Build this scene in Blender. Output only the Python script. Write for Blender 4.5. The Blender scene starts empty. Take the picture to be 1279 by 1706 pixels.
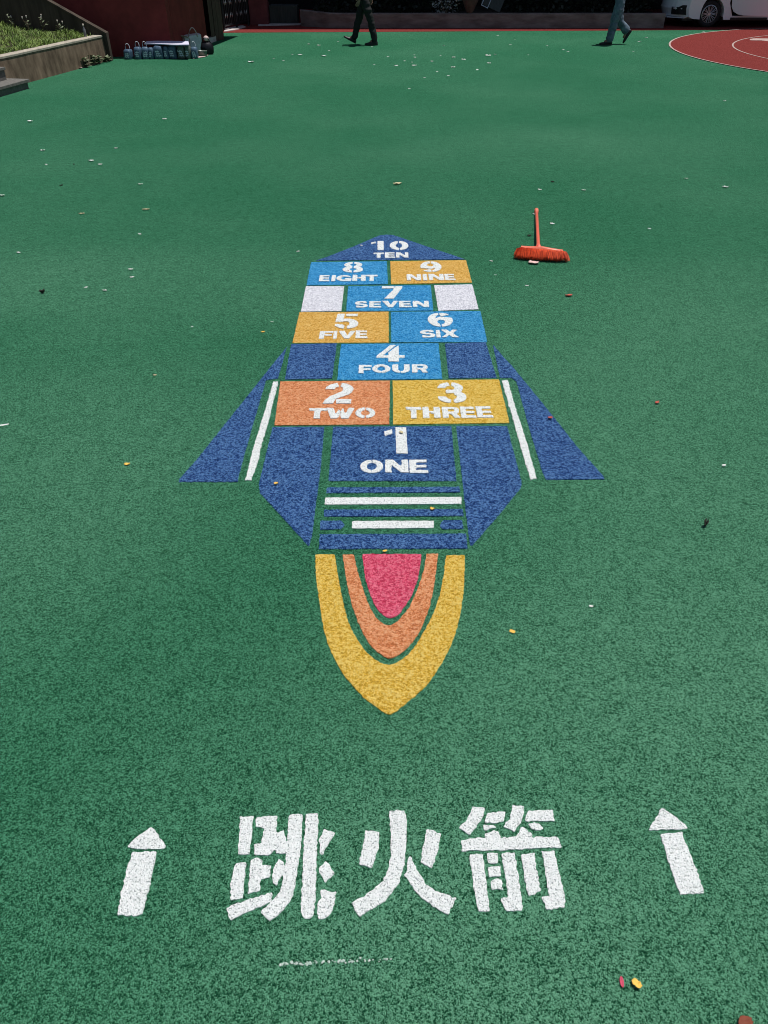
import bpy, bmesh, math, random
import numpy as np
from mathutils import Vector, Matrix, noise as mnoise

C = bpy.context.scene.collection
R = math.radians
random.seed(7)

# ------------------------------------------------------------------ camera, sky, sun, exposure
CAM_H, FPX, PITCH = 2.0, 1232.0, R(38)
cam_d = bpy.data.cameras.new("camera")
cam = bpy.data.objects.new("camera", cam_d)
C.objects.link(cam)
cam.location = (0, 0, CAM_H)
cam.rotation_euler = (R(90) - PITCH, 0, 0)
cam_d.sensor_fit = 'VERTICAL'
cam_d.sensor_height = 36.0
cam_d.lens = 36.0 * FPX / 1706.0
cam_d.clip_start, cam_d.clip_end = 0.05, 500
bpy.context.scene.camera = cam

SUN_EL, SUN_DIR = R(77), (0.93, 0.36)          # nearly overhead, from the right
world = bpy.data.worlds.new("World")
bpy.context.scene.world = world
world.use_nodes = True
nt = world.node_tree
sky = nt.nodes.new("ShaderNodeTexSky")
sky.sky_type = 'NISHITA'
sky.sun_disc = False
sky.sun_elevation = SUN_EL
sky.sun_rotation = math.atan2(SUN_DIR[0], SUN_DIR[1])
nt.nodes["Background"].inputs[1].default_value = 0.06
nt.links.new(sky.outputs[0], nt.nodes["Background"].inputs[0])
sl = bpy.data.lights.new("sun", 'SUN')
sl.energy, sl.angle, sl.color = 4.2, R(0.53), (1.0, 0.975, 0.935)
so = bpy.data.objects.new("sun", sl)
C.objects.link(so)
hv = Vector((SUN_DIR[0], SUN_DIR[1], 0)).normalized() * math.cos(SUN_EL)
so.rotation_euler = Vector((hv.x, hv.y, math.sin(SUN_EL))).to_track_quat('Z', 'Y').to_euler()
vs = bpy.context.scene.view_settings
vs.view_transform, vs.look, vs.gamma, vs.use_curve_mapping = 'Standard', 'None', 1, False
vs.exposure = 0.06
bpy.context.scene.cycles.filter_width = 1.0

# ------------------------------------------------------------------ measuring: photo point -> place on the ground
SP, CP = math.sin(PITCH), math.cos(PITCH)
def P(px, py, z=0.0):
    xn, yn = (px - 639.5) / FPX, (853 - py) / FPX
    d = (xn, yn * SP + CP, yn * CP - SP)
    t = (z - CAM_H) / d[2]
    return (d[0] * t, d[1] * t)
def PZ(px, py, z=0.0):
    x, y = P(px, py, z); return Vector((x, y, z))
def zat(Y, py):
    yn = (853 - py) / FPX
    return CAM_H + Y * (yn * CP - SP) / (yn * SP + CP)
def xat(Y, px, py):
    yn = (853 - py) / FPX
    return (px - 639.5) / FPX * Y / (yn * SP + CP)

# ------------------------------------------------------------------ naming
def tag(o, label=None, cat=None, group=None, kind=None):
    if label: o['label'] = label
    if cat: o['category'] = cat
    if group: o['group'] = group
    if kind: o['kind'] = kind
    return o
def empty(name, loc, label, cat, group=None, rz=0):
    o = bpy.data.objects.new(name, None)
    C.objects.link(o); o.location = loc; o.rotation_euler = (0, 0, rz)
    o.empty_display_size = 0.1
    return tag(o, label, cat, group)
def link(name, me, m, parent=None, smooth=False):
    if m is not None and not me.materials: me.materials.append(m)
    if smooth:
        for p in me.polygons: p.use_smooth = True
    o = bpy.data.objects.new(name, me)
    C.objects.link(o)
    if parent is not None: o.parent = parent
    return o

# ------------------------------------------------------------------ materials
def nodes_of(name):
    m = bpy.data.materials.new(name); m.use_nodes = True
    t = m.node_tree
    return m, t, t.nodes["Principled BSDF"]
def N(t, kind, **kw):
    n = t.nodes.new(kind)
    for k, v in kw.items():
        if k in n.inputs: n.inputs[k].default_value = v
        else: setattr(n, k, v)
    return n
def mixc(t, fac, a, b, blend='MIX'):
    n = t.nodes.new("ShaderNodeMix"); n.data_type = 'RGBA'; n.blend_type = blend
    for s, v in ((0, fac), (6, a), (7, b)):
        if hasattr(v, 'is_output'): t.links.new(v, n.inputs[s])
        else: n.inputs[s].default_value = v if s == 0 else (*v[:3], 1)
    return n.outputs[2]
def ramp(t, src, lo, hi, a=0.0, b=1.0):
    n = t.nodes.new("ShaderNodeMapRange"); n.clamp = True
    n.inputs[1].default_value, n.inputs[2].default_value = lo, hi
    n.inputs[3].default_value, n.inputs[4].default_value = a, b
    t.links.new(src, n.inputs[0]); return n.outputs[0]
def math_(t, op, a, b):
    n = t.nodes.new("ShaderNodeMath"); n.operation = op
    for i, v in enumerate((a, b)):
        if hasattr(v, 'is_output'): t.links.new(v, n.inputs[i])
        else: n.inputs[i].default_value = v
    return n.outputs[0]

def rubber(name, dark, mid, light, dust=None, pits=None, bump=1.0, paler=0.0, patches=(), contrast=1.0, coarse=1.0):
    """granulated rubber: granules of slightly different shade, gaps, paler areas"""
    m, t, b = nodes_of(name)
    geo = N(t, "ShaderNodeNewGeometry"); pos = geo.outputs["Position"]
    def tex(kind, **kw):
        n = N(t, kind, **kw); t.links.new(pos, n.inputs["Vector"]); return n
    va = tex("ShaderNodeTexVoronoi", Scale=290.0)
    vb = tex("ShaderNodeTexVoronoi", Scale=125.0)
    n1 = tex("ShaderNodeTexNoise", Scale=210.0, Detail=3.0, Roughness=0.6)
    n2 = tex("ShaderNodeTexNoise", Scale=62.0, Detail=3.0, Roughness=0.65)
    sa = N(t, "ShaderNodeSeparateColor"); t.links.new(va.outputs["Color"], sa.inputs[0])
    sb_ = N(t, "ShaderNodeSeparateColor"); t.links.new(vb.outputs["Color"], sb_.inputs[0])
    n3 = tex("ShaderNodeTexNoise", Scale=24.0, Detail=2.0, Roughness=0.6)
    v = math_(t, 'MULTIPLY', sa.outputs[0], 0.62 * contrast)
    v = math_(t, 'ADD', v, math_(t, 'MULTIPLY', sb_.outputs[0], 0.26 * coarse * contrast))
    v = math_(t, 'ADD', v, math_(t, 'MULTIPLY', n1.outputs[0], 0.75 * contrast))
    v = math_(t, 'ADD', v, math_(t, 'MULTIPLY', n2.outputs[0], 0.26 * coarse * contrast))
    v = math_(t, 'ADD', v, math_(t, 'MULTIPLY', n3.outputs[0], 0.20 * contrast))
    n4 = tex("ShaderNodeTexNoise", Scale=11.0, Detail=2.0, Roughness=0.6)
    v = math_(t, 'ADD', v, math_(t, 'MULTIPLY', n4.outputs[0], 0.20 * contrast))
    v = math_(t, 'ADD', v, 1.08 - (0.885 + 0.26 * coarse) * contrast)                     # centre about 1.08
    c = mixc(t, ramp(t, v, 0.60, 0.97), dark, mid)
    c = mixc(t, ramp(t, v, 1.02, 1.34), c, light)
    if dust:
        big = tex("ShaderNodeTexNoise", Scale=0.42, Detail=5.0, Roughness=0.55)
        f = ramp(t, big.outputs[0], 0.40, 0.66, 0.0, 0.22)
        f = math_(t, 'ADD', f, paler)
        for (x, y, rx, ry, s) in patches:
            mp = N(t, "ShaderNodeMapping"); t.links.new(pos, mp.inputs[0])
            mp.inputs[1].default_value = (-x / rx, -y / ry, 0); mp.inputs[3].default_value = (1 / rx, 1 / ry, 0)
            g = N(t, "ShaderNodeTexGradient", gradient_type='SPHERICAL'); t.links.new(mp.outputs[0], g.inputs[0])
            f = math_(t, 'ADD', f, math_(t, 'MULTIPLY', ramp(t, g.outputs[1], 0.0, 0.6), s))
        f = math_(t, 'MULTIPLY', f, ramp(t, v, 0.80, 1.35, 0.0, 1.25))
        cl = N(t, "ShaderNodeClamp"); t.links.new(f, cl.inputs[0])
        c = mixc(t, cl.outputs[0], c, dust)  # mixes in the paler tone over broad noise and placed soft patches
    if pits:
        pn = tex("ShaderNodeTexNoise", Scale=190.0, Detail=2.0, Roughness=0.55)
        pm = ramp(t, pn.outputs[0], 0.36, 0.42, 0.8, 0.0)
        c = mixc(t, pm, c, pits)
    t.links.new(c, b.inputs["Base Color"])
    b.inputs["Roughness"].default_value = 0.95
    b.inputs["Specular IOR Level"].default_value = 0.06
    h = math_(t, 'ADD', math_(t, 'MULTIPLY', n1.outputs[0], 0.9), math_(t, 'MULTIPLY', va.outputs["Distance"], -0.5))
    h = math_(t, 'ADD', h, math_(t, 'MULTIPLY', n2.outputs[0], 2.0))
    h = math_(t, 'ADD', h, math_(t, 'MULTIPLY', n3.outputs[0], 1.6))
    bp = N(t, "ShaderNodeBump", Strength=min(1.0, 0.95 * bump), Distance=0.014 * bump)
    t.links.new(h, bp.inputs["Height"]); t.links.new(bp.outputs[0], b.inputs["Normal"])
    return m

def surf(name, c1, c2, scale=6.0, rough=0.7, bump=0.0, metal=0.0, detail=5.0, stretch=None, spec=0.4):
    m, t, b = nodes_of(name)
    tc = N(t, "ShaderNodeTexCoord")
    n = N(t, "ShaderNodeTexNoise", Scale=scale, Detail=detail, Roughness=0.62)
    if stretch:
        mp = N(t, "ShaderNodeMapping"); mp.inputs[3].default_value = stretch
        t.links.new(tc.outputs["Object"], mp.inputs[0]); t.links.new(mp.outputs[0], n.inputs["Vector"])
    else:
        t.links.new(tc.outputs["Object"], n.inputs["Vector"])
    c = mixc(t, ramp(t, n.outputs[0], 0.34, 0.66), c1, c2)
    t.links.new(c, b.inputs["Base Color"])
    b.inputs["Roughness"].default_value = rough
    b.inputs["Metallic"].default_value = metal
    b.inputs["Specular IOR Level"].default_value = spec
    if bump:
        bp = N(t, "ShaderNodeBump", Strength=0.6, Distance=bump)
        t.links.new(n.outputs[0], bp.inputs["Height"]); t.links.new(bp.outputs[0], b.inputs["Normal"])
    return m

GREEN_PALE = (0.175, 0.43, 0.265)
M = {}
M['green'] = rubber('green_rubber', (0.006, 0.052, 0.023), (0.017, 0.120, 0.055), (0.070, 0.300, 0.160),
                    dust=GREEN_PALE, paler=0.02,
                    contrast=1.12, coarse=0.9,
                    patches=((2.0, 3.4, 2.4, 2.8, 0.42), (1.9, 9.6, 2.4, 1.5, 0.18), (-1.7, 2.9, 1.6, 1.8, 0.36),
                             (0.8, 1.0, 2.0, 1.5, 0.46), (-1.8, 5.2, 2.6, 1.0, 0.28), (0.2, 0.8, 0.9, 0.5, 0.2)))
M['red'] = rubber('red_rubber', (0.16, 0.022, 0.020), (0.245, 0.038, 0.034), (0.33, 0.075, 0.066))
PIT = (0.26, 0.31, 0.29)
M['white'] = rubber('white_paint', (0.74, 0.77, 0.76), (0.83, 0.86, 0.84), (0.88, 0.89, 0.88), pits=PIT, bump=0.85)
M['panel_white'] = rubber('white_panel_paint', (0.46, 0.46, 0.52), (0.70, 0.70, 0.76), (0.82, 0.82, 0.86), pits=(0.22, 0.24, 0.28), bump=0.8, contrast=1.2, coarse=3.0)
M['navy'] = rubber('navy_paint', (0.008, 0.030, 0.12), (0.024, 0.083, 0.27), (0.13, 0.27, 0.54), contrast=1.3, coarse=2.0)
M['sky_blue'] = rubber('sky_blue_paint', (0.012, 0.15, 0.42), (0.022, 0.30, 0.68), (0.13, 0.48, 0.82), contrast=1.3, coarse=2.0)
M['yellow'] = rubber('yellow_paint', (0.58, 0.31, 0.025), (0.88, 0.53, 0.065), (0.96, 0.71, 0.20), contrast=1.3, coarse=2.0)
M['amber'] = rubber('amber_paint', (0.58, 0.27, 0.035), (0.87, 0.46, 0.085), (0.95, 0.64, 0.21), contrast=1.3, coarse=2.0)
M['orange'] = rubber('orange_paint', (0.58, 0.16, 0.055), (0.87, 0.29, 0.11), (0.95, 0.49, 0.26), contrast=1.3, coarse=2.0)
M['pink'] = rubber('pink_paint', (0.58, 0.032, 0.08), (0.86, 0.078, 0.17), (0.94, 0.23, 0.32), contrast=1.3, coarse=2.0)
M['line'] = rubber('line_paint', (0.45, 0.30, 0.27), (0.62, 0.45, 0.41), (0.75, 0.6, 0.55))
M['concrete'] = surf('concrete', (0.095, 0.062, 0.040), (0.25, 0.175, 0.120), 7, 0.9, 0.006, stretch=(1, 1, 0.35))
M['concrete_top'] = surf('lit_concrete', (0.30, 0.26, 0.21), (0.48, 0.43, 0.35), 14, 0.9, 0.004)  # paler concrete: the sunlit look of the wall top is put into the colour
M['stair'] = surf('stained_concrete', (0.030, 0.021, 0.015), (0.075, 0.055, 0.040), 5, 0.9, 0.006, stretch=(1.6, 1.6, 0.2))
M['slab'] = surf('paving_slab', (0.10, 0.095, 0.085), (0.17, 0.16, 0.145), 22, 0.85, 0.003)
M['back_wall'] = surf('rendered_wall', (0.13, 0.09, 0.08), (0.26, 0.20, 0.185), 4, 0.9, 0.006, stretch=(0.5, 1, 1.8))
M['maroon'] = surf('maroon_render', (0.17, 0.017, 0.015), (0.26, 0.031, 0.027), 3, 0.8, 0.004)
M['maroon_light'] = surf('faded_maroon', (0.13, 0.03, 0.03), (0.22, 0.055, 0.055), 3, 0.8, 0.004)
M['brown'] = surf('brown_facing', (0.06, 0.03, 0.024), (0.12, 0.06, 0.048), 9, 0.7, 0.003, stretch=(2, 2, 0.2))
M['dark'] = surf('shade_dark', (0.006, 0.006, 0.006), (0.014, 0.013, 0.013), 4, 0.9)  # near-black base colour puts the deep shade into the surface
M['cabinet'] = surf('grey_metal_panel', (0.028, 0.030, 0.026), (0.05, 0.052, 0.046), 8, 0.6, stretch=(3, 3, 0.3))
M['iron'] = surf('black_iron', (0.008, 0.008, 0.011), (0.02, 0.02, 0.026), 12, 0.45, metal=0.4)
M['iron_tip'] = surf('bare_iron', (0.30, 0.31, 0.33), (0.5, 0.5, 0.52), 12, 0.4, metal=0.5)
M['soil'] = surf('soil', (0.025, 0.018, 0.012), (0.06, 0.045, 0.03), 12, 1.0, 0.01)
M['sill'] = surf('pale_stone', (0.50, 0.44, 0.42), (0.68, 0.61, 0.58), 8, 0.8)

# ------------------------------------------------------------------ mesh builder
class MB:
    def __init__(s): s.v, s.f = [], []
    def add(s, vs, fs):
        o = len(s.v); s.v += [tuple(v) for v in vs]; s.f += [tuple(i + o for i in f) for f in fs]; return s
    def box(s, c, d, rot=None):
        x, y, z = d[0] / 2, d[1] / 2, d[2] / 2
        vs = [Vector((i * x, j * y, k * z)) for k in (-1, 1) for j in (-1, 1) for i in (-1, 1)]
        if rot is not None: vs = [rot @ v for v in vs]
        c = Vector(c)
        return s.add([v + c for v in vs], [(0, 2, 3, 1), (4, 5, 7, 6), (0, 1, 5, 4), (1, 3, 7, 5), (3, 2, 6, 7), (2, 0, 4, 6)])
    def prism(s, poly, z0, z1):
        n = len(poly)
        zz1 = z1 if hasattr(z1, '__len__') else [z1] * n
        vs = [(p[0], p[1], z0) for p in poly] + [(p[0], p[1], zz1[i]) for i, p in enumerate(poly)]
        return s.add(vs, [tuple(range(n - 1, -1, -1)), tuple(range(n, 2 * n))] + [(i, (i + 1) % n, n + (i + 1) % n, n + i) for i in range(n)])
    def slab(s, poly3, off):
        """extrude an arbitrary planar 3-D polygon by the vector off"""
        n = len(poly3); off = Vector(off)
        vs = [Vector(p) for p in poly3] + [Vector(p) + off for p in poly3]
        return s.add(vs, [tuple(range(n - 1, -1, -1)), tuple(range(n, 2 * n))] + [(i, (i + 1) % n, n + (i + 1) % n, n + i) for i in range(n)])
    def tube(s, pts, rad, seg=8, caps=True):
        pts = [Vector(p) for p in pts]
        rads = rad if hasattr(rad, '__len__') else [rad] * len(pts)
        up = Vector((0, 0, 1)); rings = []
        for i, p in enumerate(pts):
            d = (pts[min(i + 1, len(pts) - 1)] - pts[max(i - 1, 0)]).normalized()
            a = d.cross(up if abs(d.z) < 0.9 else Vector((1, 0, 0))).normalized(); b = d.cross(a)
            rings.append([p + (a * math.cos(k * 2 * math.pi / seg) + b * math.sin(k * 2 * math.pi / seg)) * rads[i] for k in range(seg)])
        return s.loft(rings, caps)
    def loft(s, rings, caps=True):
        n = len(rings[0]); vs = [v for r in rings for v in r]; fs = []
        for i in range(len(rings) - 1):
            for k in range(n):
                a, b = i * n + k, i * n + (k + 1) % n
                fs.append((a, b, b + n, a + n))
        if caps: fs += [tuple(range(n - 1, -1, -1)), tuple(range((len(rings) - 1) * n, len(rings) * n))]
        return s.add(vs, fs)
    def mesh(s, name):
        me = bpy.data.meshes.new(name); me.from_pydata(s.v, [], s.f); me.update()
        bm = bmesh.new(); bm.from_mesh(me); bmesh.ops.recalc_face_normals(bm, faces=bm.faces); bm.to_mesh(me); bm.free()
        return me
    def build(s, name, m, parent=None, smooth=False, bevel=0.0):
        o = link(name, s.mesh(name), m, parent, smooth)
        if bevel:
            bv = o.modifiers.new('bevel', 'BEVEL'); bv.width = bevel; bv.segments = 2; bv.limit_method = 'ANGLE'; bv.angle_limit = R(40)
        return o

# ------------------------------------------------------------------ painted shapes: outline -> ragged granular paint film
def _hash(ix, iy, s):
    h = (ix * 374761393 + iy * 668265263 + s * 974711) & 0x7fffffff
    h = ((h ^ (h >> 13)) * 1274126177) & 0x7fffffff
    return ((h ^ (h >> 16)) & 0xffff) / 65535.0
def vnoise(x, y, scale, s=0):
    x, y = x / scale, y / scale
    ix, iy = np.floor(x).astype(np.int64), np.floor(y).astype(np.int64)
    fx, fy = x - ix, y - iy
    fx, fy = fx * fx * (3 - 2 * fx), fy * fy * (3 - 2 * fy)
    a, b = _hash(ix, iy, s), _hash(ix + 1, iy, s)
    c, d = _hash(ix, iy + 1, s), _hash(ix + 1, iy + 1, s)
    return (a + (b - a) * fx) * (1 - fy) + (c + (d - c) * fx) * fy - 0.5
def sdf(poly, X, Y):
    d = np.full(X.shape, 1e9); ins = np.zeros(X.shape, bool)
    n = len(poly)
    for i in range(n):
        x0, y0 = poly[i]; x1, y1 = poly[(i + 1) % n]
        dx, dy = x1 - x0, y1 - y0; L = dx * dx + dy * dy
        if L < 1e-14: continue
        t = np.clip(((X - x0) * dx + (Y - y0) * dy) / L, 0, 1)
        d = np.minimum(d, (X - x0 - t * dx) ** 2 + (Y - y0 - t * dy) ** 2)
        if y0 != y1:
            c = ((y0 > Y) != (y1 > Y)) & (X < dx * (Y - y0) / dy + x0)
            ins ^= c
    d = np.sqrt(d)
    return np.where(ins, -d, d)
def paint(name, ops, m, parent=None, z=0.004, cell=0.004, amp=0.0018, skirt=0.004, seed=1):
    """ops: list of ('add'|'sub', ground polygon)"""
    pts = np.array([p for k, poly in ops if k == 'add' for p in poly])
    x0, y0 = pts.min(0) - 3 * cell - amp * 2; x1, y1 = pts.max(0) + 3 * cell + amp * 2
    nx, ny = int((x1 - x0) / cell) + 2, int((y1 - y0) / cell) + 2
    X, Y = np.meshgrid(x0 + np.arange(nx) * cell, y0 + np.arange(ny) * cell)
    f = np.full(X.shape, 1e9)
    for k, poly in ops:
        q = sdf(poly, X, Y)
        f = np.minimum(f, q) if k == 'add' else np.maximum(f, -q)
    f = f + amp * (2.4 * vnoise(X, Y, 0.0075, seed) + 0.6 * vnoise(X, Y, 0.019, seed + 3) + 0.3 * vnoise(X, Y, 0.06, seed + 5))
    f[0, :] = f[-1, :] = 1e-3 + abs(f[0, :]); f[:, 0] = f[:, -1] = 1e-3 + abs(f[:, 0])
    f = np.where(np.abs(f) < 1e-6, 1e-6, f)
    ins = f < 0
    vid = -np.ones(X.shape, np.int64)
    jj, ii = np.nonzero(ins)
    vid[jj, ii] = np.arange(len(jj))
    V = [(X[j, i], Y[j, i], z) for j, i in zip(jj.tolist(), ii.tolist())]
    cnt = ins[:-1, :-1].astype(int) + ins[:-1, 1:] + ins[1:, 1:] + ins[1:, :-1]
    a, b = np.nonzero(cnt == 4)
    Fc = np.stack([vid[a, b], vid[a, b + 1], vid[a + 1, b + 1], vid[a + 1, b]], 1).tolist()
    cache = {}; low = {}
    def ev(p, q):
        key = (p, q) if p < q else (q, p)
        if key not in cache:
            fp, fq = f[p], f[q]; t = fp / (fp - fq)
            cache[key] = len(V)
            V.append((X[p] + (X[q] - X[p]) * t, Y[p] + (Y[q] - Y[p]) * t, z))
        return cache[key]
    def lo(i):
        if i not in low: low[i] = len(V); V.append((V[i][0], V[i][1], z - skirt))
        return low[i]
    a, b = np.nonzero((cnt > 0) & (cnt < 4))
    for j, i in zip(a.tolist(), b.tolist()):
        cor = [(j, i), (j, i + 1), (j + 1, i + 1), (j + 1, i)]
        poly = []; edge = []
        for k in range(4):
            p, q = cor[k], cor[(k + 1) % 4]
            if ins[p]: poly.append(int(vid[p])); edge.append(False)
            if ins[p] != ins[q]: poly.append(ev(p, q)); edge.append(True)
        if len(poly) < 3: continue
        Fc.append(poly)
        n = len(poly)
        for k in range(n):
            if edge[k] and edge[(k + 1) % n]:
                u, w = poly[k], poly[(k + 1) % n]
                Fc.append([w, u, lo(u), lo(w)])
    me = bpy.data.meshes.new(name); me.from_pydata(V, [], Fc); me.update()
    return link(name, me, m, parent)
def gp(pts, off=None, sc=1.0):
    """photo points (optionally of an enlarged crop) -> ground polygon"""
    if off: pts = [(off[0] + x / sc, off[1] + y / sc) for x, y in pts]
    return [P(*p) for p in pts]
def catmull(pts, closed=False, k=5):
    out = []; n = len(pts)
    for i in range(n - 1):
        p0, p1, p2, p3 = pts[max(i - 1, 0)], pts[i], pts[i + 1], pts[min(i + 2, n - 1)]
        for s in range(k):
            t = s / k
            out.append(tuple(0.5 * (2 * p1[c] + (p2[c] - p0[c]) * t + (2 * p0[c] - 5 * p1[c] + 4 * p2[c] - p3[c]) * t * t
                                    + (3 * p1[c] - p0[c] - 3 * p2[c] + p3[c]) * t ** 3) for c in (0, 1)))
    out.append(pts[-1]); return out

# ------------------------------------------------------------------ the setting: ground
def sheet(name, poly, z, m):
    me = bpy.data.meshes.new(name); me.from_pydata([(x, y, z) for x, y in poly], [], [tuple(range(len(poly)))]); me.update()
    return tag(link(name, me, m), kind='structure')
sheet('playground_ground', [(-90, -30), (90, -30), (90, 170), (-90, 170)], 0.0, M['green'])
a, b = P(398, 54.5), P(1110, 50.5)
sl_ = (b[1] - a[1]) / (b[0] - a[0])
sheet('red_track', [(-14, a[1] - sl_ * (a[0] + 14)), a, (b[0], b[1]), (22, b[1] + sl_ * (22 - b[0])), (22, 40), (-14, 40)], 0.004, M['red'])
CX, CY, CR = 11.74, 18.42, 5.40
def disc(r, n=160): return [(CX + r * math.cos(2 * math.pi * k / n), CY + r * math.sin(2 * math.pi * k / n)) for k in range(n)]
sheet('red_circle', disc(CR), 0.008, M['red'])
def ring(name, r0, r1, z):
    n = 160; mb = MB(); A, B = disc(r0, n), disc(r1, n)
    mb.add([(x, y, z) for x, y in A + B], [(k, (k + 1) % n, n + (k + 1) % n, n + k) for k in range(n)])
    return tag(mb.build(name, M['line']), kind='structure')
ring('court_line', CR - 0.005, CR + 0.035, 0.012)
ring('court_line', 4.03, 4.065, 0.012)
tag(paint('court_marking', [('add', gp([(1248, 66), (1256, 64.8), (1275, 65), (1330, 66), (1330, 70.5), (1283, 70), (1268, 68.2), (1250, 68)]))], M['line'], z=0.012, cell=0.02, amp=0.012), kind='structure')

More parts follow.
